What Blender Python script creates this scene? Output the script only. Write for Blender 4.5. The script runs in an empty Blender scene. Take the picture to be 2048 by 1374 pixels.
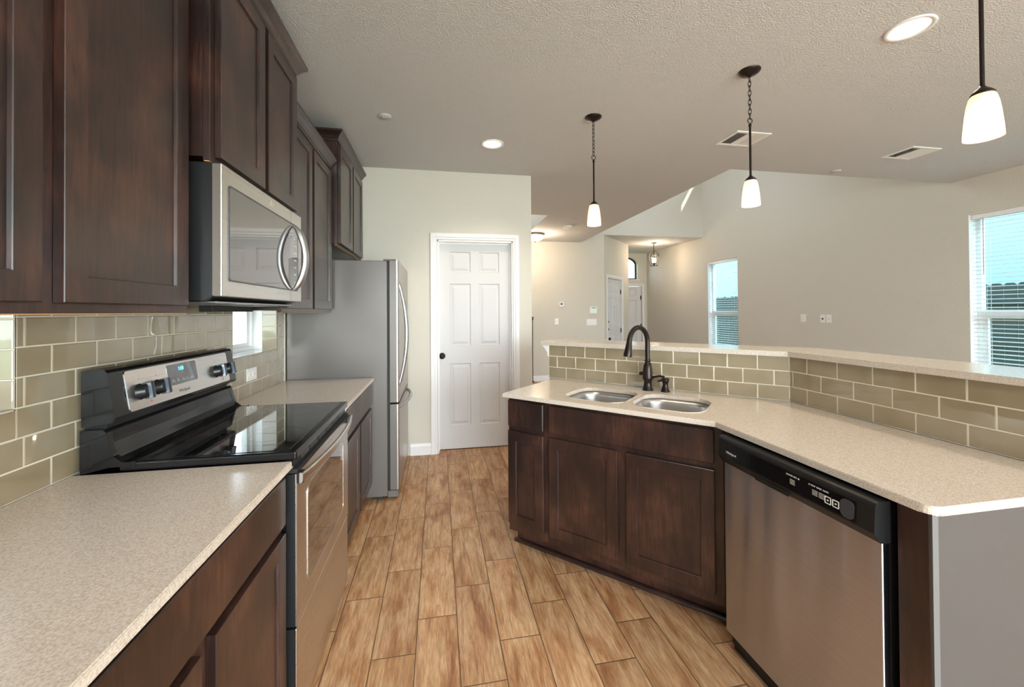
import bpy, bmesh, math, random
from mathutils import Matrix, Vector
from mathutils.geometry import tessellate_polygon
random.seed(7)
PI = math.pi
SC = bpy.context.scene
COL = SC.collection

# ------------------------------------------------------------------ camera
FPX, CXP, CYP = 810.02, 1024.0, 615.956
yaw, pit, rol = math.radians(10.3194), math.radians(.4927), math.radians(-.3856)
Fv = Vector((math.sin(yaw)*math.cos(pit), math.cos(yaw)*math.cos(pit), math.sin(pit)))
Rv = Vector((math.cos(yaw), -math.sin(yaw), 0)); Uv = Rv.cross(Fv)
R2 = Rv*math.cos(rol)+Uv*math.sin(rol); U2 = -Rv*math.sin(rol)+Uv*math.cos(rol)
cd = bpy.data.cameras.new('camera'); cam = bpy.data.objects.new('camera', cd); COL.objects.link(cam)
m = Matrix.Identity(4)
for i in range(3):
    m[i][0] = R2[i]; m[i][1] = U2[i]; m[i][2] = -Fv[i]
m.translation = (1.0743, 0, 1.3937)
cam.matrix_world = m
cd.sensor_width = 36; cd.sensor_fit = 'HORIZONTAL'; cd.lens = FPX/2048*36
cd.shift_y = -(687-CYP)/2048; cd.clip_start = .02; cd.clip_end = 200
SC.camera = cam

# ------------------------------------------------------------------ world, sun, daylight, exposure
SC.view_settings.view_transform = 'Standard'; SC.view_settings.look = 'None'
SC.view_settings.gamma = 1; SC.view_settings.use_curve_mapping = False
SC.view_settings.exposure = 1.15
SC.cycles.max_bounces = 12; SC.cycles.diffuse_bounces = 8
W = bpy.data.worlds.new('sky'); SC.world = W; W.use_nodes = True
wn = W.node_tree.nodes; wl = W.node_tree.links
sky = wn.new('ShaderNodeTexSky'); sky.sky_type = 'HOSEK_WILKIE'; sky.turbidity = 3
sky.sun_direction = Vector((.35, -.9, .64)).normalized()
wn['Background'].inputs[1].default_value = 18.0
hs = wn.new('ShaderNodeHueSaturation'); hs.inputs['Saturation'].default_value = .35
wl.new(sky.outputs[0], hs.inputs['Color']); wl.new(hs.outputs[0], wn['Background'].inputs[0])
def light(name, kind, loc, energy, color=(1, 1, 1), target=None, **kw):
    d = bpy.data.lights.new(name, kind); d.energy = energy; d.color = color
    for k, v in kw.items(): setattr(d, k, v)
    o = bpy.data.objects.new(name, d); COL.objects.link(o); o.location = loc
    if target is not None:
        o.rotation_euler = (Vector(target)-Vector(loc)).to_track_quat('-Z', 'Y').to_euler()
    return o
light('sun', 'SUN', (10, -10, 10), 2.2, (1, .95, .88), target=(9.65, -9.1, 9.36), angle=.012)
# daylight through the glass of the patio door and windows behind the camera, and soft fill at the added, unseen high window
light('patio_daylight', 'AREA', (3.3, -3.35, 1.25), 172, (.95, .97, 1), target=(3.0, 0, 1.5), shape='RECTANGLE', size=5.6, size_y=2.1)
light('added_high_window_fill', 'AREA', (3.72, 6.1, 4.35), 9, (1, .97, .9), target=(6.7, 6.9, 3.2), shape='RECTANGLE', size=2.0, size_y=1.2)

light('stairwell_fill', 'AREA', (1.9, 6.3, 4.55), 16, (.92, .96, 1), target=(1.9, 6.3, 0), shape='RECTANGLE', size=1.2, size_y=1.0)  # added fill that brightens the shaft, which is closed on top

# ------------------------------------------------------------------ materials
def nmat(name):
    m = bpy.data.materials.new(name); m.use_nodes = True
    return m, m.node_tree.nodes, m.node_tree.links, m.node_tree.nodes['Principled BSDF']
def pm(name, col, rough=.5, metal=0, coat=0, coat_r=.05, emis=None, es=0, aniso=0, spec=.5, bump=None, var=None):
    m, N, L, b = nmat(name)
    b.inputs['Base Color'].default_value = (*col, 1); b.inputs['Roughness'].default_value = rough
    b.inputs['Metallic'].default_value = metal; b.inputs['Coat Weight'].default_value = coat
    b.inputs['Coat Roughness'].default_value = coat_r; b.inputs['Specular IOR Level'].default_value = spec
    b.inputs['Anisotropic'].default_value = aniso; b.inputs['Anisotropic Rotation'].default_value = .25
    if emis: b.inputs['Emission Color'].default_value = (*emis, 1); b.inputs['Emission Strength'].default_value = es
    tc = N.new('ShaderNodeTexCoord')
    nz = N.new('ShaderNodeTexNoise'); nz.inputs['Scale'].default_value = (bump[0] if bump else 12)
    nz.inputs['Detail'].default_value = 3
    L.new(tc.outputs['Object'], nz.inputs['Vector'])
    if bump:
        bp = N.new('ShaderNodeBump'); bp.inputs['Strength'].default_value = bump[1]; bp.inputs['Distance'].default_value = bump[2]
        if len(bump) > 3:
            cr = N.new('ShaderNodeMapRange'); cr.inputs['From Min'].default_value = .42; cr.inputs['From Max'].default_value = .62
            L.new(nz.outputs['Fac'], cr.inputs['Value']); L.new(cr.outputs[0], bp.inputs['Height'])
        else: L.new(nz.outputs['Fac'], bp.inputs['Height'])
        L.new(bp.outputs[0], b.inputs['Normal'])
    if var or not bump:
        v = var or .03
        n2 = N.new('ShaderNodeTexNoise'); n2.inputs['Scale'].default_value = 7; L.new(tc.outputs['Object'], n2.inputs['Vector'])
        mp = N.new('ShaderNodeMapRange'); mp.inputs['To Min'].default_value = max(0, rough-v); mp.inputs['To Max'].default_value = rough+v
        L.new(n2.outputs['Fac'], mp.inputs['Value']); L.new(mp.outputs[0], b.inputs['Roughness'])
    return m
def ramp(N, stops):
    r = N.new('ShaderNodeValToRGB'); e = r.color_ramp.elements
    e[0].position, e[0].color = stops[0][0], (*stops[0][1], 1); e[1].position, e[1].color = stops[-1][0], (*stops[-1][1], 1)
    for p, c in stops[1:-1]:
        x = e.new(p); x.color = (*c, 1)
    return r
def math_(N, L, op, a, b=None):
    n = N.new('ShaderNodeMath'); n.operation = op
    for i, v in enumerate((a, b)):
        if v is None: continue
        if isinstance(v, (int, float)): n.inputs[i].default_value = v
        else: L.new(v, n.inputs[i])
    return n.outputs[0]
def mixc(N, L, fac, a, b, mode='MIX'):
    n = N.new('ShaderNodeMix'); n.data_type = 'RGBA'; n.blend_type = mode
    for i, v in ((0, fac), (6, a), (7, b)):
        if isinstance(v, tuple): n.inputs[i].default_value = (*v, 1)
        elif isinstance(v, (int, float)): n.inputs[i].default_value = v
        else: L.new(v, n.inputs[i])
    return n.outputs[2]

def wood_mat():
    m, N, L, b = nmat('espresso_wood')
    tc = N.new('ShaderNodeTexCoord'); mp = N.new('ShaderNodeMapping'); mp.inputs['Scale'].default_value = (14, 14, 1.3)
    oi = N.new('ShaderNodeObjectInfo'); ad = N.new('ShaderNodeVectorMath'); ad.operation = 'ADD'
    L.new(tc.outputs['Object'], ad.inputs[0]); L.new(oi.outputs['Location'], ad.inputs[1])
    L.new(ad.outputs[0], mp.inputs[0])
    g = N.new('ShaderNodeTexNoise'); g.inputs['Scale'].default_value = 6; g.inputs['Detail'].default_value = 8; g.inputs['Roughness'].default_value = .7; g.inputs['Distortion'].default_value = .6
    L.new(mp.outputs[0], g.inputs[0])
    bl = N.new('ShaderNodeTexNoise'); bl.inputs['Scale'].default_value = 5; bl.inputs['Detail'].default_value = 4; L.new(ad.outputs[0], bl.inputs[0])
    c1 = ramp(N, [(.3, (.014, .0065, .0055)), (.5, (.029, .012, .009)), (.75, (.075, .030, .020))]); L.new(bl.outputs[0], c1.inputs[0])
    c2 = ramp(N, [(.36, (.5, .5, .52)), (.64, (1.4, 1.32, 1.25))]); L.new(g.outputs[0], c2.inputs[0])
    L.new(mixc(N, L, 1.0, c1.outputs[0], c2.outputs[0], 'MULTIPLY'), b.inputs['Base Color'])
    b.inputs['Roughness'].default_value = .36; b.inputs['Specular IOR Level'].default_value = .6
    b.inputs['Coat Weight'].default_value = .3; b.inputs['Coat Roughness'].default_value = .22
    bp = N.new('ShaderNodeBump'); bp.inputs['Strength'].default_value = .12; bp.inputs['Distance'].default_value = .001
    L.new(g.outputs[0], bp.inputs['Height']); L.new(bp.outputs[0], b.inputs['Normal'])
    return m
def floor_mat():
    m, N, L, b = nmat('wood_look_plank_tile')
    tc = N.new('ShaderNodeTexCoord'); sx = N.new('ShaderNodeSeparateXYZ'); L.new(tc.outputs['Object'], sx.inputs[0])
    X, Y = sx.outputs[0], sx.outputs[1]
    W_, H_ = .1745, .555
    cx = math_(N, L, 'DIVIDE', math_(N, L, 'SUBTRACT', X, .627-10*W_), W_)
    col = math_(N, L, 'FLOOR', cx); fx = math_(N, L, 'FRACT', cx)
    cy = math_(N, L, 'DIVIDE', math_(N, L, 'SUBTRACT', math_(N, L, 'ADD', Y, 10*H_-2.081+10*.185), math_(N, L, 'MULTIPLY', col, .185)), H_)
    row = math_(N, L, 'FLOOR', cy); fy = math_(N, L, 'FRACT', cy)
    ex = math_(N, L, 'MULTIPLY', math_(N, L, 'MINIMUM', fx, math_(N, L, 'SUBTRACT', 1, fx)), W_)
    ey = math_(N, L, 'MULTIPLY', math_(N, L, 'MINIMUM', fy, math_(N, L, 'SUBTRACT', 1, fy)), H_)
    e = math_(N, L, 'MINIMUM', ex, ey)
    gr = math_(N, L, 'LESS_THAN', e, .0021)
    cid = N.new('ShaderNodeCombineXYZ'); L.new(col, cid.inputs[0]); L.new(row, cid.inputs[1])
    wnz = N.new('ShaderNodeTexWhiteNoise'); wnz.noise_dimensions = '2D'; L.new(cid.outputs[0], wnz.inputs['Vector'])
    off = N.new('ShaderNodeVectorMath'); off.operation = 'SCALE'; L.new(wnz.outputs['Color'], off.inputs[0]); off.inputs['Scale'].default_value = 20
    ad = N.new('ShaderNodeVectorMath'); ad.operation = 'ADD'; L.new(tc.outputs['Object'], ad.inputs[0]); L.new(off.outputs[0], ad.inputs[1])
    mp = N.new('ShaderNodeMapping'); mp.inputs['Scale'].default_value = (18, 1.5, 1); L.new(ad.outputs[0], mp.inputs[0])
    g = N.new('ShaderNodeTexNoise'); g.inputs['Scale'].default_value = 3; g.inputs['Detail'].default_value = 9; g.inputs['Roughness'].default_value = .72; g.inputs['Distortion'].default_value = .9
    L.new(mp.outputs[0], g.inputs[0])
    mp2 = N.new('ShaderNodeMapping'); mp2.inputs['Scale'].default_value = (8, 2.2, 1); L.new(ad.outputs[0], mp2.inputs[0])
    bl = N.new('ShaderNodeTexNoise'); bl.inputs['Scale'].default_value = 1.7; bl.inputs['Detail'].default_value = 5; bl.inputs['Distortion'].default_value = .5; L.new(mp2.outputs[0], bl.inputs[0])
    mp3 = N.new('ShaderNodeMapping'); mp3.inputs['Scale'].default_value = (60, 5, 1); L.new(ad.outputs[0], mp3.inputs[0])
    fg = N.new('ShaderNodeTexNoise'); fg.inputs['Scale'].default_value = 4; fg.inputs['Detail'].default_value = 4; L.new(mp3.outputs[0], fg.inputs[0])
    base = ramp(N, [(.24, (.17, .085, .042)), (.38, (.38, .21, .11)), (.53, (.56, .35, .195)), (.72, (.67, .47, .30))]); L.new(g.outputs[0], base.inputs[0])
    blot = ramp(N, [(.44, (1, 1, 1)), (.56, (.84, .72, .62)), (.66, (.60, .42, .33)), (.76, (.42, .26, .19))]); L.new(bl.outputs[0], blot.inputs[0])
    fine = ramp(N, [(.35, (.78, .74, .7)), (.6, (1.06, 1.05, 1.03))]); L.new(fg.outputs[0], fine.inputs[0])
    c = mixc(N, L, .85, base.outputs[0], blot.outputs[0], 'MULTIPLY')
    c = mixc(N, L, .8, c, fine.outputs[0], 'MULTIPLY')
    tint = N.new('ShaderNodeMapRange'); tint.inputs['To Min'].default_value = .86; tint.inputs['To Max'].default_value = 1.12; L.new(wnz.outputs['Value'], tint.inputs['Value'])
    tn = N.new('ShaderNodeCombineColor')
    for i in range(3): L.new(tint.outputs[0], tn.inputs[i])
    c = mixc(N, L, 1.0, c, tn.outputs[0], 'MULTIPLY')
    c = mixc(N, L, gr, c, (.13, .075, .042))
    L.new(c, b.inputs['Base Color'])
    b.inputs['Roughness'].default_value = .42; b.inputs['Specular IOR Level'].default_value = .35
    hh = math_(N, L, 'MINIMUM', math_(N, L, 'DIVIDE', e, .004), 1.0)
    h2 = math_(N, L, 'ADD', hh, math_(N, L, 'MULTIPLY', g.outputs[0], .25))
    bp = N.new('ShaderNodeBump'); bp.inputs['Strength'].default_value = .45; bp.inputs['Distance'].default_value = .002
    L.new(h2, bp.inputs['Height']); L.new(bp.outputs[0], b.inputs['Normal'])
    return m
def quartz_mat():
    m, N, L, b = nmat('speckled_quartz')
    tc = N.new('ShaderNodeTexCoord')
    a = N.new('ShaderNodeTexNoise'); a.inputs['Scale'].default_value = 260; a.inputs['Detail'].default_value = 3; L.new(tc.outputs['Object'], a.inputs[0])
    c = N.new('ShaderNodeTexVoronoi'); c.inputs['Scale'].default_value = 330; L.new(tc.outputs['Object'], c.inputs[0])
    r1 = ramp(N, [(.35, (.50, .425, .36)), (.5, (.62, .54, .462)), (.7, (.72, .645, .57))]); L.new(a.outputs[0], r1.inputs[0])
    r2 = ramp(N, [(.0, (.62, .56, .5)), (.22, (1, 1, 1))]); L.new(c.outputs['Distance'], r2.inputs[0])
    L.new(mixc(N, L, .6, r1.outputs[0], r2.outputs[0], 'MULTIPLY'), b.inputs['Base Color'])
    b.inputs['Roughness'].default_value = .17; b.inputs['Specular IOR Level'].default_value = .5
    return m
def glass_tile_mat():
    m, N, L, b = nmat('olive_glass_tile')
    tc = N.new('ShaderNodeTexCoord')
    nz = N.new('ShaderNodeTexNoise'); nz.inputs['Scale'].default_value = 9; nz.inputs['Detail'].default_value = 1; L.new(tc.outputs['Object'], nz.inputs[0])
    r = ramp(N, [(.3, (.275, .215, .13)), (.7, (.33, .268, .178))]); L.new(nz.outputs[0], r.inputs[0])
    L.new(r.outputs[0], b.inputs['Base Color'])
    b.inputs['Roughness'].default_value = .22; b.inputs['Coat Weight'].default_value = 1; b.inputs['Coat Roughness'].default_value = .02; b.inputs['Coat IOR'].default_value = 1.65
    n2 = N.new('ShaderNodeTexNoise'); n2.inputs['Scale'].default_value = 14; n2.inputs['Detail'].default_value = 0; L.new(tc.outputs['Object'], n2.inputs[0])
    bp = N.new('ShaderNodeBump'); bp.inputs['Strength'].default_value = .15; bp.inputs['Distance'].default_value = .004
    L.new(n2.outputs[0], bp.inputs['Height']); L.new(bp.outputs[0], b.inputs['Coat Normal']); L.new(bp.outputs[0], b.inputs['Normal'])
    return m
def steel_mat(name, col, rough, axis, streak=.05, aniso=0, wave=0):
    m, N, L, b = nmat(name)
    tc = N.new('ShaderNodeTexCoord'); mp = N.new('ShaderNodeMapping')
    s = [150, 150, 150]; s[axis] = 1.5; mp.inputs['Scale'].default_value = s
    L.new(tc.outputs['Object'], mp.inputs[0])
    nz = N.new('ShaderNodeTexNoise'); nz.inputs['Scale'].default_value = 1; nz.inputs['Detail'].default_value = 3; L.new(mp.outputs[0], nz.inputs[0])
    n2 = N.new('ShaderNodeTexNoise'); n2.inputs['Scale'].default_value = 4; L.new(tc.outputs['Object'], n2.inputs[0])
    b.inputs['Base Color'].default_value = (*col, 1); b.inputs['Metallic'].default_value = 1
    mr = N.new('ShaderNodeMapRange'); mr.inputs['To Min'].default_value = rough-streak; mr.inputs['To Max'].default_value = rough+streak
    L.new(nz.outputs[0], mr.inputs['Value']); L.new(mr.outputs[0], b.inputs['Roughness'])
    r0 = ramp(N, [(.3, tuple(c*.95 for c in col)), (.7, tuple(min(1, c*1.04) for c in col))]); L.new(nz.outputs[0], r0.inputs[0]); L.new(r0.outputs[0], b.inputs['Base Color'])
    if wave:
        mw2 = N.new('ShaderNodeMapping'); mw2.inputs['Scale'].default_value = (5, 1, .5); L.new(tc.outputs['Object'], mw2.inputs[0])
        nw = N.new('ShaderNodeTexNoise'); nw.inputs['Scale'].default_value = 1.3; nw.inputs['Detail'].default_value = 1; L.new(mw2.outputs[0], nw.inputs[0])
        bw_ = N.new('ShaderNodeBump'); bw_.inputs['Strength'].default_value = 1; bw_.inputs['Distance'].default_value = .02; L.new(nw.outputs[0], bw_.inputs['Height']); L.new(bw_.outputs[0], b.inputs['Normal'])
    if aniso:
        tg = N.new('ShaderNodeTangent'); tg.direction_type = 'RADIAL'; tg.axis = 'Z'; L.new(tg.outputs[0], b.inputs['Tangent']); b.inputs['Anisotropic'].default_value = aniso; b.inputs['Anisotropic Rotation'].default_value = .25
    return m
def blackpanel_mat():
    return pm('black_gloss', (.006, .006, .007), .10, spec=.4, var=.02)
def glass_mat(tint=(.93, .97, .98), name='window_glass'):
    m = bpy.data.materials.new(name); m.use_nodes = True; N = m.node_tree.nodes; L = m.node_tree.links
    N.remove(N['Principled BSDF']); out = N['Material Output']
    t = N.new('ShaderNodeBsdfTransparent'); g = N.new('ShaderNodeBsdfGlossy'); g.inputs['Roughness'].default_value = .01
    t.inputs[0].default_value = (*tint, 1)
    fr = N.new('ShaderNodeFresnel'); ge = N.new('ShaderNodeNewGeometry'); ir = N.new('ShaderNodeMapRange'); ir.inputs['To Min'].default_value = 1.45; ir.inputs['To Max'].default_value = 1/1.45; L.new(ge.outputs['Backfacing'], ir.inputs['Value']); L.new(ir.outputs[0], fr.inputs[0]); mx = N.new('ShaderNodeMixShader')
    L.new(fr.outputs[0], mx.inputs[0]); L.new(t.outputs[0], mx.inputs[1]); L.new(g.outputs[0], mx.inputs[2]); L.new(mx.outputs[0], out.inputs[0])
    return m
def shade_mat():
    m = bpy.data.materials.new('frosted_shade_glass'); m.use_nodes = True; N = m.node_tree.nodes; L = m.node_tree.links
    N.remove(N['Principled BSDF']); out = N['Material Output']
    t = N.new('ShaderNodeBsdfTranslucent'); t.inputs[0].default_value = (1, .84, .66, 1)
    d = N.new('ShaderNodeBsdfDiffuse'); d.inputs[0].default_value = (.9, .8, .68, 1)
    p = N.new('ShaderNodeBsdfTransparent'); p.inputs[0].default_value = (1, .93, .82, 1)
    e = N.new('ShaderNodeEmission'); e.inputs[0].default_value = (1, .72, .46, 1); e.inputs[1].default_value = .12
    m1 = N.new('ShaderNodeMixShader'); m1.inputs[0].default_value = .35; m2 = N.new('ShaderNodeMixShader'); m2.inputs[0].default_value = .14
    a = N.new('ShaderNodeAddShader')
    L.new(t.outputs[0], m1.inputs[1]); L.new(d.outputs[0], m1.inputs[2]); L.new(m1.outputs[0], m2.inputs[1]); L.new(p.outputs[0], m2.inputs[2])
    L.new(m2.outputs[0], a.inputs[0]); L.new(e.outputs[0], a.inputs[1]); L.new(a.outputs[0], out.inputs[0])
    return m

M = dict(
    wall=pm('painted_wall', (.64, .605, .535), .75, bump=(110, .35, .003, 1), spec=.3),
    ceiling=pm('textured_ceiling', (.60, .595, .59), .85, bump=(120, .6, .003, 1), spec=.2),
    trim=pm('white_trim_paint', (.80, .79, .80), .35, bump=(30, .05, .001)),
    door=pm('white_door_paint', (.66, .65, .66), .62, spec=.25, bump=(40, .05, .001)),
    wood=wood_mat(), floor=floor_mat(), quartz=quartz_mat(), tile=glass_tile_mat(),
    grout=pm('grout', (.66, .605, .49), .8, bump=(200, .2, .001)),
    rawply=pm('raw_cabinet_edge', (.50, .27, .12), .6, bump=(60, .1, .001)),
    steel_h=steel_mat('brushed_steel_horizontal', (.66, .63, .60), .28, 0, aniso=.5, streak=.02),
    steel_v=steel_mat('brushed_steel_vertical', (.60, .615, .69), .30, 0, aniso=.9, wave=1, streak=.03),
    mwside=pm('dimmed_edge_steel', (.20, .17, .145), .4, .5),  # door steel darkened in its colour so the near side looks shaded
    sink=steel_mat('sink_steel', (.66, .64, .62), .33, 0, streak=.02),
    satin=pm('satin_steel', (.50, .51, .53), .34, 1),
    fridge_side=pm('fridge_grey_side', (.165, .148, .136), .30, .3, bump=(240, .08, .0006)),
    fridge_door=steel_mat('fridge_door_steel', (.46, .425, .40), .36, 2, streak=.02),
    black=blackpanel_mat(),
    blackp=pm('black_plastic', (.012, .012, .013), .32, bump=(300, .05, .0005)),
    mattblk=pm('matt_black', (.008, .008, .008), .55, bump=(300, .1, .0005)),
    dkgrey=pm('dark_grey_plastic', (.05, .052, .06), .3, bump=(300, .05, .0005)),
    ceramic=pm('ceramic_glass_top', (.006, .006, .007), .035, coat=1, coat_r=.02, var=.01),
    ovenglass=pm('oven_door_glass', (.035, .025, .02), .05, coat=1, coat_r=.03, spec=.9, var=.01),
    mwglass=pm('microwave_door_glass', (.10, .09, .085), .05, .35, coat=1, coat_r=.02, spec=1, var=.01),
    bronze=pm('oil_rubbed_bronze', (.032, .023, .020), .32, .75, bump=(90, .1, .001)),
    plate=pm('white_plate_plastic', (.84, .83, .80), .3, bump=(300, .03, .0005)),
    slot=pm('dark_slot', (.03, .03, .03), .6, bump=(300, .03, .0005)),
    vinyl=pm('white_vinyl', (.85, .85, .84), .35, bump=(200, .02, .0005)),
    blind=pm('white_blind_slats', (.85, .86, .86), .4, bump=(200, .02, .0005)),
    endpanel=pm('grey_end_panel', (.065, .06, .058), .36, bump=(26, .15, .001), var=.05),
    endstrip=pm('grey_edge_band', (.13, .13, .13), .36),
    glass=glass_mat(), castglass=glass_mat((.66, .90, .97), 'cyan_cast_glass'), shade=shade_mat(),  # cyan cast of the outdoor light is put into the second glass colour
    bulb=pm('lit_bulb', (1, .9, .7), .4, emis=(1, .85, .62), es=4),
    can=pm('lit_can', (1, .9, .7), .4, emis=(1, .87, .66), es=3.2),
    canwall=pm('can_baffle', (.9, .84, .72), .5, emis=(1, .80, .52), es=.75),
    dome=pm('lit_dome_glass', (1, .92, .8), .4, emis=(1, .84, .62), es=2.2),
    digit=pm('lit_blue_digits', (.05, .3, .8), .4, emis=(.08, .42, 1), es=1.6),
    red=pm('red_mark', (.7, .03, .03), .4), greenled=pm('green_screen', (.02, .22, .08), .4, emis=(.02, .3, .1), es=.4),
    ink=pm('grey_ink', (.12, .12, .13), .5), whiteink=pm('white_ink', (.75, .75, .76), .5), faint=pm('faint_ink', (.42, .39, .36), .4),
    gold=pm('faint_gold_ink', (.62, .56, .38), .4),
    palefence=pm('whitewashed_fence', (.72, .72, .70), .8, bump=(20, .4, .01)), grass=pm('lawn', (.16, .30, .08), .9, bump=(40, .6, .03)),
    fence=pm('weathered_fence', (.12, .10, .085), .8, bump=(20, .4, .01)),
    siding=pm('pale_brick_wall', (.74, .74, .74), .8, bump=(30, .4, .01)),
    brownrim=pm('brown_metal_rim', (.28, .17, .11), .35, .6),
    brush_dark=pm('dark_display', (.07, .07, .075), .2, coat=1, bump=(9, .2, .004)),
    knobfin=pm('knob_edge', (.16, .19, .24), .35, .5),
)

# ------------------------------------------------------------------ mesh helpers
class MB:
    def __init__(s): s.bm = bmesh.new(); s.mats = []
    def mi(s, m):
        if m not in s.mats: s.mats.append(m)
        return s.mats.index(m)
    def quad(s, pts, m):
        f = s.bm.faces.new([s.bm.verts.new(p) for p in pts]); f.material_index = s.mi(m); return f
    def box(s, a, b, m, bev=0, seg=2, xf=None):
        x0, y0, z0 = [min(a[i], b[i]) for i in range(3)]; x1, y1, z1 = [max(a[i], b[i]) for i in range(3)]
        t = bmesh.new()
        v = [t.verts.new(p) for p in ((x0,y0,z0),(x1,y0,z0),(x1,y1,z0),(x0,y1,z0),(x0,y0,z1),(x1,y0,z1),(x1,y1,z1),(x0,y1,z1))]
        for q in ((0,3,2,1),(4,5,6,7),(0,1,5,4),(1,2,6,5),(2,3,7,6),(3,0,4,7)): t.faces.new([v[i] for i in q])
        if bev: bmesh.ops.bevel(t, geom=t.edges[:], offset=bev, segments=seg, affect='EDGES', profile=.5)
        s.add(t, m, xf)
    def add(s, t, m, xf=None, smooth=False):
        k = s.mi(m); mp = {}
        for v in t.verts: mp[v] = s.bm.verts.new(xf @ v.co if xf else v.co)
        for f in t.faces:
            try:
                g = s.bm.faces.new([mp[v] for v in f.verts]); g.material_index = k; g.smooth = smooth or f.smooth
            except ValueError: pass
        t.free()
    def prism(s, poly, axis, a, b, m, smooth=False):
        # poly: 2D points in the plane perpendicular to axis; extruded from a to b
        def P3(p, t):
            return {'x': (t, p[0], p[1]), 'y': (p[0], t, p[1]), 'z': (p[0], p[1], t)}[axis]
        k = s.mi(m); A = [s.bm.verts.new(P3(p, a)) for p in poly]; B = [s.bm.verts.new(P3(p, b)) for p in poly]
        n = len(poly)
        for i in range(n):
            f = s.bm.faces.new((A[i], A[(i+1) % n], B[(i+1) % n], B[i])); f.material_index = k; f.smooth = smooth
        for L_ in (A[::-1], B):
            f = s.bm.faces.new([s.bm.verts.new(v.co) for v in L_]); f.material_index = k
    def lathe(s, prof, m, seg=24, center=(0, 0, 0), smooth=True, axis='z', cap=False):
        k = s.mi(m); rings = []
        for r, h in prof:
            ring = []
            for i in range(seg):
                a = 2*PI*i/seg; c, d = r*math.cos(a), r*math.sin(a)
                p = {'z': (c, d, h), 'x': (h, c, d), 'y': (d, h, c)}[axis]
                ring.append(s.bm.verts.new((center[0]+p[0], center[1]+p[1], center[2]+p[2])))
            rings.append(ring)
        for A, B in zip(rings, rings[1:]):
            for i in range(seg):
                f = s.bm.faces.new((A[i], A[(i+1) % seg], B[(i+1) % seg], B[i])); f.material_index = k; f.smooth = smooth
        if cap:
            for ring in (rings[0][::-1], rings[-1]):
                f = s.bm.faces.new([s.bm.verts.new(v.co) for v in ring]); f.material_index = k
    def tube(s, pts, rad, m, seg=10, closed=False, flat=1.0):
        k = s.mi(m); pts = [Vector(p) for p in pts]; n = len(pts)
        rad = rad if isinstance(rad, (list, tuple)) else [rad]*n
        prev = None; rings = []
        for i in range(n):
            if closed: t = pts[(i+1) % n]-pts[i-1]
            else: t = pts[min(i+1, n-1)]-pts[max(i-1, 0)]
            t.normalize()
            if prev is None:
                u = t.orthogonal().normalized()
            else: u = (prev-t*prev.dot(t)).normalized()
            prev = u; w = t.cross(u)
            rings.append([s.bm.verts.new(pts[i]+rad[i]*(u*math.cos(2*PI*j/seg)+w*flat*math.sin(2*PI*j/seg))) for j in range(seg)])
        R = list(zip(rings, rings[1:]))
        if closed: R.append((rings[-1], rings[0]))
        for A, B in R:
            for j in range(seg):
                f = s.bm.faces.new((A[j], A[(j+1) % seg], B[(j+1) % seg], B[j])); f.material_index = k; f.smooth = True
        if not closed:
            for ring in (rings[0][::-1], rings[-1]):
                f = s.bm.faces.new([s.bm.verts.new(v.co) for v in ring]); f.material_index = k
    def slab(s, outer, holes, a, b, m, axis='z', hole_sides=True):
        # flat polygon with holes, thick from a to b along axis
        def P3(p, t): return {'z': (p[0], p[1], t), 'x': (t, p[0], p[1]), 'y': (p[0], t, p[1])}[axis]
        k = s.mi(m); loops = [[Vector((p[0], p[1], 0)) for p in L_] for L_ in [outer]+list(holes)]
        tris = tessellate_polygon(loops); flat = [p for L_ in loops for p in L_]
        for t in (a, b):
            V = [s.bm.verts.new(P3(p, t)) for p in flat]
            for q in tris:
                try: f = s.bm.faces.new([V[i] for i in q]); f.material_index = k
                except ValueError: pass
        for L_ in loops:
            n = len(L_)
            for i in range(n):
                p, q = L_[i], L_[(i+1) % n]
                f = s.bm.faces.new([s.bm.verts.new(x) for x in (P3(p, a), P3(q, a), P3(q, b), P3(p, b))]); f.material_index = k
    def sweep(s, prof, path, m):
        # prof: (out, z) points, path: 2D points; outward is to the right of the path direction
        k = s.mi(m); n = len(path); dirs = []
        for i in range(n-1):
            d = Vector(path[i+1])-Vector(path[i]); d.normalize(); dirs.append(Vector((d.y, -d.x)))
        rows = []
        for i in range(n):
            if i == 0: o = dirs[0]
            elif i == n-1: o = dirs[-1]
            else:
                o = dirs[i-1]+dirs[i]; o = o/(o.dot(dirs[i]))
            rows.append([s.bm.verts.new((path[i][0]+o.x*p[0], path[i][1]+o.y*p[0], p[1])) for p in prof])
        q = len(prof)
        for A, B in zip(rows, rows[1:]):
            for j in range(q):
                f = s.bm.faces.new((A[j], B[j], B[(j+1) % q], A[(j+1) % q])); f.material_index = k
        for r in (rows[0][::-1], rows[-1]):
            f = s.bm.faces.new([s.bm.verts.new(v.co) for v in r]); f.material_index = k
    def build(s, name, parent=None, mw=None, kind=None, label=None, cat=None, group=None, normals=True):
        if normals: bmesh.ops.recalc_face_normals(s.bm, faces=s.bm.faces[:])
        me = bpy.data.meshes.new(name); s.bm.to_mesh(me); s.bm.free()
        for x in s.mats: me.materials.append(M[x])
        o = bpy.data.objects.new(name, me); COL.objects.link(o)
        if parent: o.parent = parent
        if mw is not None: o.matrix_local = mw
        tag(o, label, cat, group, kind)
        return o
def tag(o, label=None, cat=None, group=None, kind=None):
    if label: o['label'] = label
    if cat: o['category'] = cat
    if group: o['group'] = group
    if kind: o['kind'] = kind
def empty(name, label, cat, mw, group=None):
    o = bpy.data.objects.new(name, None); COL.objects.link(o); o.matrix_world = mw; o.empty_display_size = .1
    tag(o, label, cat, group); return o
def T(x, y, z=0, rz=0): return Matrix.Translation((x, y, z)) @ Matrix.Rotation(rz, 4, 'Z')
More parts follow.
